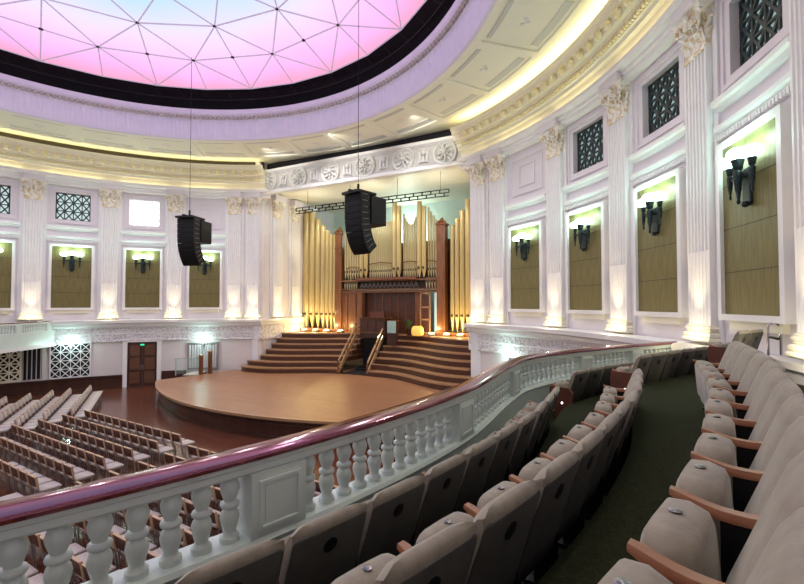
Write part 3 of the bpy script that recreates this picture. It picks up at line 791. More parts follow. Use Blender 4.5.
# organ console on the upper platform
oc=empty('organ_console','dark timber organ console above the stairwell','organ console',(-.35,18.6,3.0))
b=MB(); b.box(0,.35,.62,1.9,.9,1.24); b.build('case',M['darkwood'],oc)
b=MB(); b.box(0,-.12,1.26,2.0,.06,.08); b.box(0,.35,1.28,2.0,1.0,.06); b.box(0,-.12,.35,2.0,.06,.06); b.build('moulding',M['organwood'],oc)
b=MB(); [b.box(-.6+.6*i,-.115,.8,.5,.03,.6) for i in range(3)]; b.build('panel',M['stepwood'],oc)
b=MB(); b.box(.1,.5,1.5,1.1,.4,.4); b.build('keyboard_hood',M['panelwood'],oc)
rb=empty('red_chair','small red-brown chair back beside the organ console','chair',(-1.75,19.0,3.2)); b=MB(); b.rbox(0,0,.85,.42,.06,.45,.05); b.build('backrest',M['armwood'],rb); b=MB(); b.box(0,-.2,.45,.42,.4,.06); b.build('seat',M['armwood'],rb)
for sx in(-1,1):
    b=MB(); b.box(sx*.19,0,.3,.04,.04,.9); b.build('leg',M['armwood'],rb)
lt=empty('lectern','teal frosted glass lectern beside the organ console','lectern',(1.28,18.3,2.6))
b=MB(); b.prism([(-.32,-.16),(.32,-.16),(.26,.16),(-.26,.16)],0,1.0); b.build('body',M['darkwood'],lt)
b=MB(); b.rbox(0,-.2,1.15,.62,.05,.75,.04); b.build('glass_panel',M['frost'],lt)
b=MB(); b.box(0,.02,1.55,.7,.45,.05); b.build('top',M['organwood'],lt)
pp=empty('potted_plant','leafy green potted plant beside the amber lamp','plant',(2.1,18.9,3.2))
b=MB(); b.lathe([(.14,0),(.2,.34),(.22,.36),(.18,.36),(.17,.30)],12); b.build('pot',M['darkwood'],pp)
b=MB()
for k in range(34):
    a=random.random()*2*PI; l=.4+.4*random.random(); e=.3+.9*random.random()
    p0=Vector((0,0,.34)); p1=Vector((math.cos(a)*.25*l*2*e,math.sin(a)*.25*l*2*e,.34+l)); s=Vector((-math.sin(a),math.cos(a),0))*.05
    m=(p0+p1)/2+Vector((0,0,.1)); b.add([p0,m-s,p1,m+s],[(0,1,2,3)])
b.build('foliage',M['plant'],pp)
al=empty('amber_lamp','glowing amber drum lamp on the platform right of the plant','lamp',(2.75,18.8,3.2))
b=MB(); b.lathe([(.25,0),(.36,.08),(.40,.25),(.36,.5),(.27,.62),(.001,.62)],18); b.build('lamp_shade',M['amber'],al); b=MB(); b.lathe([(.28,-.0),(.28,.04)],18); b.build('base',M['darkwood'],al)

# ================================================================== ORGAN
OY=20.0
og=empty('pipe_organ','large pipe organ with carved timber case and gilded pipes behind the stage','organ',(0,OY,3.2))
L3=lambda x,y,z:(x,y-OY,z-3.2)
n_p=[0]
def pipe(x,y,zb,zt,r,m='pipe',foot=.6):
    b=MB(); q=L3(x,y,0)
    b.lathe([(r*.16,zb),(r*.95,zb+foot),(r,zb+foot+.03),(r,zt-.06),(r*1.06,zt-.05),(r*1.06,zt),(r*.8,zt)],12,(0,0,-3.2))
    b.mi=1
    b.box(0,-r*.86,zb+foot+.11-3.2,r*1.0,r*.35,.16); b.mi=0
    o=b.build('pipe',[M[m],M['mouth']],og); o.location=(q[0],q[1],0)
tops_l=[12.25,12.1,11.5,11.0,10.6,10.3,10.2]; xs_l=[-7.0,-6.45,-5.93,-5.47,-5.08,-4.74,-4.42]; rs_l=[.27,.25,.22,.20,.17,.155,.14]
for x,t,r_ in zip(xs_l,tops_l,rs_l): pipe(x,OY,3.42,t,r_,'pipe',.95)
for x,t,r_ in zip(xs_l,[12.7,12.6,12.3,11.75,11.1,10.6,10.2],rs_l): pipe(-x+.22,OY,3.42,t,r_,'pipe',.95)
def flat(x0,x1,n,topf,r,y=OY-.05,zb=6.95,m='pipepale'):
    for i in range(n):
        t=i/(n-1); pipe(x0+(x1-x0)*t,y,zb,topf(t),r,m,.42)
flat(-3.45,-2.2,7,lambda t:10.3-.25*math.sin(PI*t)+.5*t,.085)
for x,t in ((-1.95,11.6),(-1.62,11.2)): pipe(x,OY-.25,6.95,t,.15,'pipe',.5)
flat(-1.40,.42,13,lambda t:10.75+.45*max(0,1-abs(t-.5)*6)+.2*abs(t-.5),.068)
for x,t in ((.66,12.0),(.98,11.75)): pipe(x,OY-.3,6.95,t,.165,'pipe',.5)
flat(1.22,2.22,9,lambda t:11.25-.75*math.sin(PI*t),.055)
for x,t in ((2.48,11.9),(2.80,11.55)): pipe(x,OY-.3,6.95,t,.155,'pipe',.5)
flat(3.02,3.72,5,lambda t:11.5-1.1*t,.07)
flat(-3.45,-2.5,6,lambda t:6.9,.07,OY-.1,6.15); flat(2.9,3.7,5,lambda t:6.9,.07,OY-.1,6.15)
for sx in (-1,1):
    b=MB(); b.box(sx*3.95,0,3.55,.56,.56,7.1); b.box(sx*3.95,0,7.12,.70,.70,.10); b.box(sx*3.95,0,6.0,.62,.62,.08); b.box(sx*3.95,0,.15,.70,.70,.3); b.build('tower_post',M['organwood'],og)
    b=MB()
    for k in range(5): b.sphere((sx*3.95-.24+.12*k,-.2,7.24+(.14 if k==2 else .06 if k in (1,3) else .0)),.10,8,6)
    b.lathe([(.26,7.16),(.20,7.3),(.06,7.45),(.08,7.52),(.001,7.6)],10,(sx*3.95,0,0)); b.build('crown_finial',M['organwood'],og)
b=MB()
b.box(-2.85,0,1.4,1.7,.3,2.8); b.build('side_panel',M['organwood'],og)
b=MB(); [b.box(-3.2+.7*i,-.16,1.4,.06,.05,2.6) for i in range(3)]; b.build('panel_stile',M['stepwood'],og)
b=MB(); b.box(0,.5,1.4,4.2,.3,2.8); b.build('centre_panel',M['stepwood'],og)
b=MB(); [b.box(-1.8+.6*i,.33,1.5,.05,.05,2.5) for i in range(7)]; b.build('panel_stile',M['organwood'],og)
b=MB(); b.box(2.35,.1,1.4,.62,.3,2.8); b.build('side_panel',M['organwood'],og)
# the folding door left ajar and a glowing sheet standing in for the lit gap beside it
dd=MB()
for za,zb in ((.2,.95),(1.05,1.75),(1.85,2.6)): dd.box(2.85,-.22,(za+zb)/2,.52,.03,zb-za)
dd.build('door_panel',M['stepwood'],og)
b=MB()
for x in (2.52,3.16): b.box(x,-.2,1.4,.09,.08,2.8)
for z in (.1,1.0,1.8,2.7): b.box(2.84,-.2,z,.72,.08,.09)
b.build('door_frame',M['nosing'],og)
b=MB(); b.box(3.42,.45,1.4,.42,.02,2.7); b.build('lit_gap',M['gtile'],og)
b=MB()
b.box(0,.0,2.86,7.4,.5,.14); b.box(0,-.05,3.02,7.4,.6,.06); b.build('lower_belt',M['organwood'],og)
b=MB(); b.box(0,-.02,3.62,7.4,.55,.10); b.box(0,-.28,3.72,4.6,.5,.16); b.build('upper_belt',M['organwood'],og)
b=MB(); b.box(0,.25,3.3,7.4,.1,.6); b.build('shade_panel',M['mouth'],og)
b=MB()
for i in range(14):
    x=-2.0+.32*i; b.tube([(x-.14,-.12,3.12),(x-.05,-.18,3.35),(x,-.12,3.5),(x+.05,-.18,3.35),(x+.14,-.12,3.12)],.028,5)
    b.sphere((x,-.15,3.26),.05,6,5)
b.build('carved_tracery',M['steel'],og)
for xa,xb,z in ((-1.5,.5,4.72),(1.1,2.4,4.72),(-3.3,-2.1,4.5),(2.7,3.7,4.7)):
    b=MB(); b.tube([(xa+(xb-xa)*t/8,-.22,z+.12*math.sin(PI*t/8)) for t in range(9)],.035,6); b.build('pipe_shade',M['organwood'],og)
b=MB(); b.box(-5.6,-.05,.12,3.5,.9,.22); b.box(5.6,-.05,.12,3.4,.9,.22); b.build('plinth',M['organwood'],og)
b=MB(); b.box(0,1.2,4.7,7.4,.2,3.2); b.box(-5.6,.9,3.1,3.6,.2,5.8); b.box(5.6,.9,3.3,3.4,.2,6.0); b.build('back_screen',M['stepwood'],og)
# footlights along the platform
FLX=[-6.6,-5.6,-4.6,-3.4,3.5,4.5,5.4,6.4]
flm=MB(); flm.lathe([(.20,0),(.24,.08),(.20,.16)],12); FLH=flm.mesh('housing',M['steel'])
flm=MB(); flm.lathe([(.20,.161),(.16,.20),(.001,.22)],12); FLL=flm.mesh('lens',M['foot'])
flpos=[('first','left'),('second','left'),('third','left'),('fourth','left'),('fourth','right'),('third','right'),('second','right'),('first','right')]
for x,(o_,s_) in zip(FLX,flpos):
    r=empty('footlight',f'warm footlight at the organ base, {o_} in from the {s_} end','stage light',(x,19.25,3.2),0,'warm footlights along the organ base')
    for n,me in (('housing',FLH),('lens',FLL)):
        q=bpy.data.objects.new(n,me); C.objects.link(q); q.parent=r

# bits on the left end of the stage
r=empty('glass_barrier','clear acrylic barrier panel beside the steps at the left end of stage','barrier',(-9.75,12.0,.85),R_(62))
b=MB(); b.box(.1,0,.55,1.5,.03,.9); b.build('acrylic_panel',M['glass'],r)
b=MB(); b.box(.1,0,1.02,1.56,.05,.05); b.build('top_rail',M['frost'],r)
for x in (-.6,.8):
    b=MB(); b.box(x,0,.5,.04,.04,1.0); b.build('post',M['frost'],r)
for x,y,h,lab in ((-9.1,12.5,1.15,'shorter timber newel post on the left stage edge'),(-8.9,13.0,1.35,'taller timber newel post on the left stage edge')):
    r=empty('newel_post',lab,'post',(x,y,.85)); b=MB(); b.box(0,0,h/2,.18,.18,h); b.build('post_body',M['organwood'],r); b=MB(); b.box(0,0,h+.03,.23,.23,.06); b.build('cap',M['nosing'],r)
r=empty('access_ramp','pale access landing with steel edge beside the left end of stage','ramp',(-10.35,13.15,.0),R_(30)); b=MB(); b.box(0,0,.76,.9,1.9,.06); b.build('landing',M['chairpad'],r); b=MB(); b.box(0,0,.37,.8,1.8,.72); b.build('base',M['darkwood'],r)

# ================================================================== LOUDSPEAKER ARRAYS
def line_array(x,y,ztop,cable_top,lab,yaw):
    r=empty('loudspeaker_array',lab,'loudspeaker',(x,y,ztop),R_(yaw))
    b=MB(); b.box(0,.35,.06,.95,1.0,.10); b.bar((0,-.2,.12),(0,.9,.12),.10,.08); b.build('rigging_frame',M['black'],r)
    px,pz,ang=0.0,0.0,0.0
    h=.245
    y0=0.0;z0=0.0
    for k in range(10):
        ang=R_([0,0,0,2,5,10,16,23,31,40][k])
        T=Matrix.Translation((0,y0,z0))@Matrix.Rotation(ang,4,'X')
        b=MB(); b.M=T; b.prismx([(0,-.01),(.50,-.03),(.50,-h+.02),(0,-h+.005)],-.46,.46); q=b.build('cabinet',M['black'],r)
        if k%1==0:
            g=MB(); g.M=T; g.box(0,-.006,-h/2,.86,.012,h*.8); g.build('grille',mat('speaker_grille',(.008,.008,.009),.7,spec=.2) if k==0 and x<0 else bpy.data.materials.get('speaker_grille') or M['black'],q)
            g=MB(); g.M=T; g.box(.463,.25,-.018,.012,.3,.018); g.build('rigging_plate',M['steel'],q)
        v=T@Vector((0,0,-h))-T@Vector((0,0,0)); y0+=v.y; z0+=v.z
    b=MB(); b.rbox(0,1.02,-.56,.92,.85,1.12,.03); b.build('subwoofer',M['black'],r)
    b=MB(); b.tube([(0,.3,.1),(0,.3,cable_top-ztop)],.012,5); b.build('suspension_cable',M['black'],r)
    b=MB(); b.tube([(0,.3,.05),(.0,.3,.45)],.05,6); b.build('hoist',M['black'],r)
line_array(-5.0,8.25,9.45,17.7,'black curved loudspeaker array hanging in front of the left wall',16)
line_array(4.85,8.2,9.5,17.7,'black curved loudspeaker array hanging in front of the organ',-14)

# ================================================================== BALCONY
rail_pts=[(12.5,-150+5*i) for i in range(12)]+[(12.47,-91),(12.48,-86),(12.70,-80.3),(13.36,-75.5),(14.2,-71.9),(15.2,-68.6),(16.4,-65.8),(17.4,-63.9)]
ctrl=[P(r,ph,0) for r,ph in rail_pts]
def catmull(c,n=24):
    out=[]
    for i in range(len(c)-1):
        p0=c[max(i-1,0)]; p1=c[i]; p2=c[i+1]; p3=c[min(i+2,len(c)-1)]
        for k in range(n):
            t=k/n; out.append(.5*((2*p1)+(p2-p0)*t+(2*p0-5*p1+4*p2-p3)*t*t+(3*p1-p0-3*p2+p3)*t**3))
    out.append(c[-1]); return out
fine=catmull(ctrl)
acc=[0]
for i in range(1,len(fine)): acc.append(acc[-1]+(fine[i]-fine[i-1]).length)
TOT=acc[-1]
import bisect
def at(s):
    s=max(0,min(TOT-1e-6,s)); i=min(bisect.bisect_right(acc,s),len(acc)-1); t=(s-acc[i-1])/(acc[i]-acc[i-1])
    return fine[i-1].lerp(fine[i],t)
def frame(s):
    p=at(s); t=(at(s+.05)-at(s-.05)).normalized(); n=Vector((t.y,-t.x,0))   # n points away from the hall centre
    return p,t,n
def phi_of(p): return math.degrees(math.atan2(-p.x,p.y))
def s_of_phi(ph):
    lo,hi=0,TOT
    for _ in range(50):
        m=(lo+hi)/2
        if phi_of(at(m))<ph: lo=m
        else: hi=m
    return lo
S0=s_of_phi(-128); S1=TOT
def sweep_curve(prof,s0,s1,ds=.12,mir=False,clampr=None,closed=True):
    n=max(2,int((s1-s0)/ds)); rings=[]
    for i in range(n+1):
        p,t,nn=frame(s0+(s1-s0)*i/n); ring=[]
        for o_,z in prof:
            q=p+nn*o_
            if clampr and q.length>clampr: q=q*(clampr/q.length)
            q=Vector((-q.x if mir else q.x,q.y,z)); ring.append(q)
        rings.append(ring)
    return MB().sweep(rings,closed)
# floor tiers
def tier(o0,o1,z,name,th=.4):
    struct(sweep_curve([(o0,z-th),(o0,z),(o1,z),(o1,z-th)],S0,S1,.15,clampr=17.34).build(name,M['carpet'],ang=25))
tier(.10,.80,3.10,'floor_front_tier',.16); tier(.80,1.78,3.45,'floor_middle_tier'); 
def rear_floor():
    n=int((S1-S0)/.12); rings=[]
    for i in range(n+1):
        p,t,nn=frame(S0+(S1-S0)*i/n); q=p+nn*1.78
        if q.length>17.2: break
        o=q*(17.34/q.length)
        rings.append([Vector((q.x,q.y,3.4)),Vector((q.x,q.y,3.85)),Vector((o.x,o.y,3.85)),Vector((o.x,o.y,3.4))])
    struct(MB().sweep(rings).build('floor_rear_tier',M['carpet'],ang=25))
rear_floor()
struct(sweep_curve([(-.15,2.75),(-.15,2.93),(6,2.93),(6,2.75)],S0,S1,.2,clampr=17.34).build('ceiling_balcony_soffit',M['white'],ang=25))
mb=MB(); mb.rev([(17.34,3.85),(17.2,3.85),(17.2,4.05),(17.12,4.08),(17.12,4.2),(17.34,4.24)],-128,-64.5,60,closed=True); struct(mb.build('baseboard_right',M['white'],ang=25))

PEDS=[-117.6,-106.85,-95.1,-83.0,-72.4,-67.6,-64]
def balustrade(mir,s0,s1,lab,peds,nb):
    T=(lambda q:Vector((-q.x,q.y,q.z))) if mir else (lambda q:q)
    r=empty('balustrade',lab,'balustrade',(0,0,0))
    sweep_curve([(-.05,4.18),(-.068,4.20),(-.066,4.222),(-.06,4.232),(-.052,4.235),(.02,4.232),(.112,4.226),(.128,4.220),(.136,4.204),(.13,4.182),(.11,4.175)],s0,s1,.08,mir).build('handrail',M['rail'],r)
    sweep_curve([(-.075,4.085),(-.08,4.10),(-.08,4.182),(.110,4.182),(.110,4.15),(.095,4.14),(.095,4.10),(.08,4.085)],s0,s1,.10,mir).build('top_beam',M['balus'],r)
    sweep_curve([(-.12,3.60),(-.13,3.63),(-.12,3.67),(.11,3.67),(.13,3.64),(.11,3.60)],s0,s1,.10,mir).build('sill',M['balus'],r)
    sweep_curve([(-.11,2.92),(-.11,3.60),(.10,3.60),(.10,3.3),(.13,3.28),(.13,3.12),(.10,2.92)],s0,s1,.10,mir).build('parapet',M['balus'],r)
    b=MB(); pr=[(.05,0),(.05,.035),(.036,.05),(.032,.07),(.043,.12),(.050,.165),(.044,.20),(.030,.225),(.046,.235),(.050,.25),(.046,.265),(.030,.275),(.036,.30),(.048,.345),(.050,.37),(.042,.405),(.030,.425),(.032,.44),(.048,.45)]
    k_=.42/.45; pr=[(a_*1.24,z_*k_) for a_,z_ in pr]
    b.lathe(pr,14); BM=b.mesh('baluster',M['balus'],50)
    b=MB(); b.box(0,0,.21,.41,.23,.42)
    for (x0,x1,a,c) in ((-.155,.155,.05,.072),(-.155,.155,.348,.37),(-.155,-.133,.072,.348),(.133,.155,.072,.348)): tri_box(b,x0,x1,-.13,-.11,a,c); tri_box(b,x0,x1,.11,.13,a,c)
    tri_box(b,-.11,.11,-.120,.120,.10,.32)
    PMs=b.mesh('pedestal',M['balus'])
    def place(me,name,s):
        p,t,nn=frame(s); q=T(p); a=math.atan2(t.y,t.x); a=-a if mir else a
        if mir: a=math.atan2(t.y,-t.x)
        o=bpy.data.objects.new(name,me); C.objects.link(o); o.parent=r; o.location=(q.x,q.y,3.67); o.rotation_euler=(0,0,a)
    ss=[s_of_phi(p) for p in peds]
    for s in ss:
        if s0<=s<=s1: place(PMs,'pedestal',s)
    for a_,c_ in zip(ss[:-1],ss[1:]):
        L_=c_-a_-.42; n=max(1,int(round(L_/.176)))
        for i in range(n):
            s=a_+.21+L_*(i+.5)/n
            if s0<=s<=s1: place(BM,'baluster',s)
    return r
balustrade(False,S0,S1,'sage-white balcony balustrade with dark polished handrail beside the front seats',PEDS,12)
balustrade(True,s_of_phi(-84),S1,'far left balcony balustrade where it meets the wall',[-97.2,-86.2,-75.8,-69.6,-65],12)
struct(sweep_curve([(-.15,2.75),(-.15,2.93),(6,2.93),(6,2.75)],s_of_phi(-84),S1,.2,True,17.34).build('ceiling_left_balcony_soffit',M['white'],ang=25))
struct(sweep_curve([(.1,2.93),(.1,3.1),(6,3.1),(6,2.93)],s_of_phi(-84),S1,.2,True,17.34).build('floor_left_balcony',M['carpet'],ang=25))

# ---- theatre seat (local: +y faces the hall, origin on the floor under the top of the back)
PITCHW=.55
seat_m={}
def tilt(a,y,z): return Matrix.Translation((0,y,z))@Matrix.Rotation(a,4,'X')
TB=tilt(R_(17),.185,.30)     # back leans backwards
def back_mesh():
    b=MB()
    # padded front shell, wrapped round the top; slightly domed
    rings=[]
    prof=[(-.012,.0),(.055,.0),(.085,.10),(.075,.25),(.065,.42),(.055,.54),(.035,.60),(.005,.625),(-.025,.615),(-.040,.58),(-.040,.50)]
    nx=9
    for i in range(nx):
        u=-1+2*i/(nx-1); x=u*.257; dome=1-.02*abs(u)**6; edge=.03*(abs(u)**6)
        rings.append([TB@Vector((x,y-edge*(1 if y>0.0 else -.3)+.0,z*dome if z>.45 else z)) for y,z in prof])
    b.sweep(rings)
    return b.mesh('backrest',M['velvet'],60)
seat_m['backrest']=back_mesh()
b=MB(); b.M=TB; b.rbox(0,-.030,.27,.505,.022,.62,.035); seat_m['back_shell']=b.mesh('back_shell',M['backpanel'],50)
b=MB(); b.M=TB; b.lathe([(.001,-.0475),(.026,-.0475),(.045,-.0465),(.045,-.040)],18,(0,0,.46),axis='y'); seat_m['badge']=b.mesh('badge',M['black'])
TS=Matrix.Translation((0,.335,.41))@Matrix.Rotation(R_(-4),4,'X')
def cushion():
    b=MB(); rings=[]
    for y,sx_,sz_ in ((-.075,.17,.19),(-.06,.20,.215),(0,.222,.235),(.06,.215,.235),(.085,.18,.20)):
        ring=[]
        for k in range(24):
            a=2*PI*k/24; ca,sa=math.cos(a),math.sin(a); e=.42
            ring.append(TS@Vector((sx_*abs(ca)**e*(1 if ca>0 else -1),y,sz_*abs(sa)**e*(1 if sa>0 else -1))))
        rings.append(ring)
    b.sweep(rings); return b.mesh('seat_cushion',M['velvet'],60)
seat_m['seat_cushion']=cushion()
b=MB(); b.lathe([(.001,.0),(.020,.0),(.022,.006),(.014,.010),(.001,.011)],14,(0,.0,0)); seat_m['number_button']=b.mesh('number_button',M['button'])
def arm():
    b=MB(); rings=[]
    for i in range(9):
        t=i/8; y=.11+.32*t; z=.585+.035*t-.04*math.sin(PI*t)*.6; w=.029 if 0<i<8 else .024; h=.017 if 0<i<8 else .011
        rings.append([Vector((-w,y,z-h)),Vector((w,y,z-h)),Vector((w*1.05,y,z)),Vector((w*.8,y,z+h)),Vector((-w*.8,y,z+h)),Vector((-w*1.05,y,z))])
    b.sweep(rings); return b.mesh('armrest',M['armwood'],40)
seat_m['armrest']=arm()
b=MB(); b.box(0,.20,.29,.035,.14,.56); b.box(0,.20,.012,.06,.28,.024); seat_m['stanchion']=b.mesh('stanchion',M['black'])
b=MB(); b.prismx([(.02,.20),(.40,.20),(.44,.24),(.44,.57),(.42,.60),(.08,.60),(.0,.5)],-.03,.03); b.box(0,.2,.1,.05,.3,.2); seat_m['end_panel']=b.mesh('end_panel',M['panelwood'])
b=MB(); b.lathe([(.001,0),(.018,.0),(.018,.012),(.001,.014)],10,(0,0,0),axis='x'); seat_m['aisle_light']=b.mesh('aisle_light',M['white_lamp'])
def seat(loc,rz,lab,grp,left_arm=False,end=None):
    r=empty('theatre_seat',lab,'seat',loc,rz,grp)
    def part(n,par=r,l=(0,0,0)):
        o=bpy.data.objects.new(n,seat_m[n]); C.objects.link(o); o.parent=par; o.location=l; return o
    bk_=part('backrest'); sh=part('back_shell'); part('badge',sh)
    cu=part('seat_cushion'); part('number_button',cu,tuple(TS@Vector((0,.01,.236))))
    part('armrest',r,(-PITCHW/2,0,0)); part('stanchion',r,(-PITCHW/2,0,0))
    if left_arm: part('armrest',r,(PITCHW/2,0,0)); part('stanchion',r,(PITCHW/2,0,0))
    if end is not None:
        e=part('end_panel',r,(end*(PITCHW/2+.03),0,0)); part('aisle_light',e,(end*.03,.2,.32))
    return r
# curve spacing for each row: (offset of the back top, floor z)
def row(o_,z,phs,pitch,label,grp,endfirst=False):
    n=len(phs)
    for k,s in enumerate(phs):
        p,t,nn=frame(s); q=p+nn*o_
        a=math.atan2(-nn.y,-nn.x)-PI/2
        seat((q.x,q.y,z),a,label(k),grp,left_arm=(k==n-1 or k==0),end=None)
def arc_list(o_,s0,pitch,n):
    """n arc positions whose offset points are one pitch apart, starting at s0 and running along the curve"""
    out=[s0]
    while len(out)<n:
        s=out[-1]; p,t,nn=frame(s); q=p+nn*o_
        d=0.0
        while True:
            d+=.004; p2,_,n2=frame(s+d); 
            if ((p2+n2*o_)-q).length>=pitch or s+d>TOT-.05: break
        out.append(s+d)
    return out
SEATS=[('front',.80,3.13,-86.9,12,.555),('middle',1.78,3.46,-87.4,11,.55),('rear',2.78,3.85,-86.75,12,.55)]
# near sections, counted from the far aisle back towards the viewer
def near_row(nm,o_,z,phend,n,pitch):
    rr=12.5+o_; dph=math.degrees(pitch/rr)
    for k in range(n):
        ph=phend-dph*(k+.5); s=s_of_phi(ph); p,t,nn=frame(s); q=p+nn*(o_+max(0,(ph+98)/10.5)*{'front':.10,'middle':.15,'rear':.2}[nm]); a=math.atan2(-nn.y,-nn.x)-PI/2
        pr=proj((q.x,q.y,z+.6))
        beside={'front':'front row by the balustrade','middle':'middle row','rear':'rear row by the wall'}[nm]
        seat((q.x,q.y,z),a,f'taupe folding theatre seat in the {beside}, {ORD[k+1]} from the cross aisle',f'near balcony seats, {nm} row',left_arm=(k==0))
near_row(*SEATS[0]); near_row(*SEATS[1]); near_row(*SEATS[2])
def far_row(nm,o_,z,phstart,n,pitch,first):
    ss=arc_list(o_,s_of_phi(phstart),pitch,n)
    k=0
    for s in ss:
        p,t,nn=frame(s); q=p+nn*o_
        if q.length>16.95: break
        k+=1; a=math.atan2(-nn.y,-nn.x)-PI/2
        seat((q.x,q.y,z),a,f'theatre seat beyond the cross aisle, {nm} row, {ORD[k]} from its red end panel',f'far balcony seats, {nm} row',left_arm=False,end=(1 if False else -1) if k==1 else None)
far_row('front',.80,3.10,-77.2,9,.555,True); far_row('middle',1.78,3.45,-76.0,9,.55,True); far_row('rear',2.70,3.85,-70.7,6,.55,True)
# chrome grab rail behind the far rear row
gr=empty('grab_rail','chrome hooped grab rail behind the far seats under the nearest gold panel','handrail',P(17.08,-75.8,3.98))
b=MB(); b.tube([(0,0,0),(0,0,.78)]+[(.09-.09*math.cos(t*PI/8),0,.78+.10*math.sin(t*PI/8)) for t in range(1,9)]+[(.18,0,.3)],.022,8); b.build('hoop',M['chrome'],gr)
b=MB(); b.lathe([(.05,0),(.05,.012)],12); b.build('floor_flange',M['chrome'],gr)
b=MB(); b.tube([(.09,-.2,.6),(.09,.2,.6)],.025,8); b.build('bracket_bar',M['black'],gr)

# ================================================================== HALL CHAIRS
ch={}
b=MB(); b.M=Matrix.Translation((0,0,.45))@Matrix.Rotation(R_(10),4,'X'); b.rbox(0,-.012,.235,.46,.018,.27,.03); ch['back_shell']=b.mesh('back_shell',M['chairwood'],50)
b=MB(); b.M=Matrix.Translation((0,0,.45))@Matrix.Rotation(R_(10),4,'X'); b.rbox(0,.016,.235,.44,.04,.25,.04); ch['back_pad']=b.mesh('back_pad',M['chairpad'],50)
b=MB(); b.M=Matrix.Translation((0,0,.45))@Matrix.Rotation(R_(10),4,'X'); b.box(0,-.006,.378,.47,.05,.022); [b.box(sx*.238,-.006,.21,.016,.05,.34) for sx in (-1,1)]; ch['edge_trim']=b.mesh('edge_trim',M['chairedge'])
b=MB(); b.rbox(0,.27,.43,.46,.46,.07,.03); ch['seat']=b.mesh('seat',M['chairpad'],50)
def leg(sx):
    b=MB(); b.tube([(sx*.22,-.04,.6),(sx*.22,.02,.40),(sx*.22,.06,.02),(sx*.22,.06,0)],.014,6); b.tube([(sx*.22,.42,.40),(sx*.22,.42,0)],.014,6); b.bar((sx*.22,.02,.39),(sx*.22,.44,.39),.02,.02); return b
CLEG=[leg(-1).mesh('leg_frame',M['steel']),leg(1).mesh('leg_frame',M['steel'])]
def hall_chair(x,y,rz,lab,grp):
    r=empty('hall_chair',lab,'chair',(x,y,0),rz,grp)
    for n in ('back_shell','back_pad','edge_trim','seat'):
        o=bpy.data.objects.new(n,ch[n]); C.objects.link(o); o.parent=r
    for m in CLEG:
        o=bpy.data.objects.new('leg_frame',m); C.objects.link(o); o.parent=r
def visible(x,y):
    q=proj((x,y,.85)); 
    if q is None: return False
    px,py,_=q
    if not(-12<px<600 and 0<py<600): return False
    lim=640-.385*px if px<310 else 521-.40*(px-310)
    return py<lim+6
cnt=0
def block(nm,x0,n,y0,rows,pitch,tilt_deg,dx):
    global cnt
    for j in range(rows):
        k=0
        for i in range(n):
            x=x0+dx*i*math.cos(R_(tilt_deg)); y=y0-pitch*j+dx*i*math.sin(R_(tilt_deg))
            if not visible(x,y): continue
            hall_chair(x,y,R_(tilt_deg),f'wooden-backed hall chair, {nm}, {ORD[j+1]} row from the stage, {ORD[i+1]} from the left',f'hall chairs in the {nm}'); cnt+=1
block('centre block',-5.45,12,4.30,12,.80,-4.2,.56)
block('balcony-side block',2.35,12,3.22,13,.77,-4.2,.56)
# angled block on the left, facing the stage
d=Vector((-.83,.557,0)).normalized()
starts=[(-6.2,3.95),(-6.25,3.0),(-6.0,2.0),(-6.1,1.1),(-6.2,.2),(-6.3,-.7)]
for j,(sx,sy) in enumerate(starts):
    sx-=.2; sy+=.2
    for i in range(11 if j<2 else 12):
        q=Vector((sx,sy,0))+d*.56*(i+.5)
        pr=proj((q.x,q.y,.9))
        if pr is None or not(-12<pr[0]<600): continue
        hall_chair(q.x,q.y,R_(-34),f'pale-seated hall chair, angled left block, {ORD[j+1]} row from the stage, {ORD[i+1]} from aisle','hall chairs in the angled left block'); cnt+=1
print('hall chairs',cnt)

# ================================================================== CEILING DOWNLIGHTS
dl=MB(); dl.lathe([(.05,0),(.075,-.01),(.075,-.03),(.05,-.03)],12); DLR=dl.mesh('trim_ring',M['white'])
dl=MB(); dl.lathe([(.05,-.02),(.04,-.028),(.001,-.028)],12); DLL=dl.mesh('lens',M['white_lamp'])
ddl=[]
angs=[6.9+12*k for k in range(30)]
vis=[a for a in angs if (a%360)<95 or (a%360)>285]
for k,ph in enumerate(sorted(vis,key=lambda a:((a+180)%360)-180)):
    c=P(14.25,ph,14.615)
    r=empty('downlight_cluster',f'cluster of small white ceiling downlights, {ORD[k+1] if k<20 else "last"} coffer counted from the right','ceiling light',c,R_(ph),'ceiling downlight clusters in the coffers')
    for x,y in ((-.14,0),(.14,0),(0,.14)):
        q=bpy.data.objects.new('trim_ring',DLR); C.objects.link(q); q.parent=r; q.location=(x,y,0)
        w=bpy.data.objects.new('lens',DLL); C.objects.link(w); w.parent=q
    ddl.append(c)

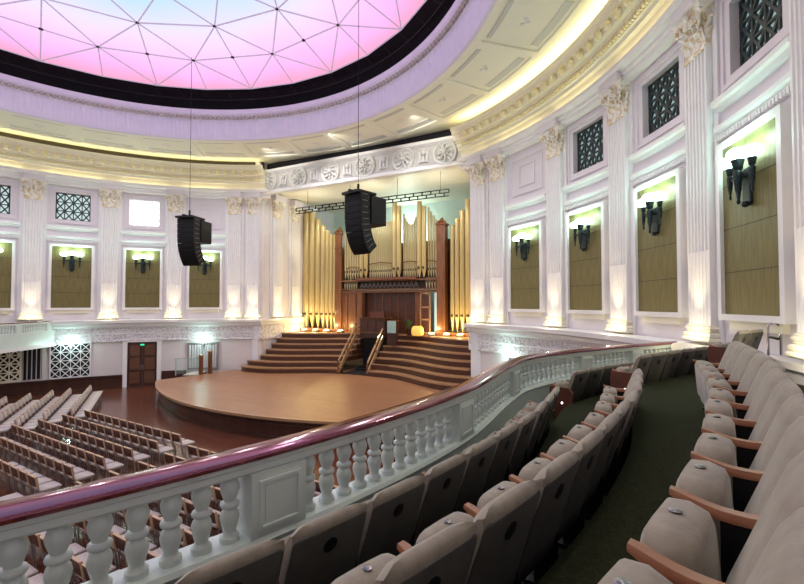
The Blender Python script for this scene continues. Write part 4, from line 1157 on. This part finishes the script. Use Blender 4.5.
# ================================================================== LIGHTS
def light(kind,loc,energy,col,size=.1,target=None,angle=60,blend=.6,name='lamp'):
    l=bpy.data.lights.new(name,kind); l.energy=energy; l.color=col
    if kind in('POINT','SPOT'): l.shadow_soft_size=size
    if kind=='SPOT': l.spot_size=R_(angle); l.spot_blend=blend
    if kind=='AREA': l.shape='DISK'; l.size=size
    o=bpy.data.objects.new(name,l); C.objects.link(o); o.location=loc
    if target is not None: o.rotation_euler=(Vector(target)-Vector(loc)).to_track_quat('-Z','Y').to_euler()
    return o
K=1.0
for p,t in spots:
    light('SPOT',p,210*K,(1,.83,.48),.05,t,50,.9,'pilaster_uplight')
    light('POINT',p+Vector((0,0,.12)),16*K,(1,.86,.56),.05,name='pilaster_foot_glow')
for p in sconce_lights: light('POINT',p,20*K,(.55,1,.80),.12,name='sconce_glow')
for p in wl: light('POINT',p,45*K,(.62,1,.90),.08,name='wash_glow')
for k in range(15):
    ph=6.9+24*k
    near=190<ph<285
    light('SPOT',P(14.25,ph,14.55),(300 if near else 500)*K,(1,.94,.95),.06,P(10.5,ph,0),150,.8,'hall_downlight')
for k in range(12):
    ph=30*k
    if 200<ph<285: continue
    light('POINT',P(8.0,ph,11.5),105*K,(1,.965,.97),.35,name='hall_fill')
for x in FLX: light('POINT',(x,19.0,3.62),55*K,(1,.74,.30),.06,name='footlight_glow')
light('POINT',(0,22.9,10.5),330*K,(.78,1,.92),.3,name='chamber_light')
for x in (-4.5,0,4.5): light('POINT',(x,17.7,11.3),75*K,(1,.97,.82),.08,name='chamber_fill')  # fill points added to brighten the chamber ceiling and pipes
for x in (-5,0,5): light('SPOT',(x,16.75,12.6),480*K,(1,.88,.64),.06,(x*.9,20,6),90,.6,'organ_spot')
for x in (-5,0,5): light('SPOT',(x,13.0,14.45),170*K,(1,.97,.86),.06,(x,15.6,13.2),100,.7,'frieze_spot')
w=bpy.data.worlds.new('world'); bpy.context.scene.world=w; w.use_nodes=True; w.node_tree.nodes['Background'].inputs[0].default_value=(.5,.5,.55,1); w.node_tree.nodes['Background'].inputs[1].default_value=.05
sc=bpy.context.scene
sc.view_settings.view_transform='Standard'; sc.view_settings.look='None'; sc.view_settings.exposure=0.0; sc.view_settings.gamma=1.0
sc.cycles.max_bounces=8; sc.cycles.diffuse_bounces=5; sc.cycles.sample_clamp_indirect=6
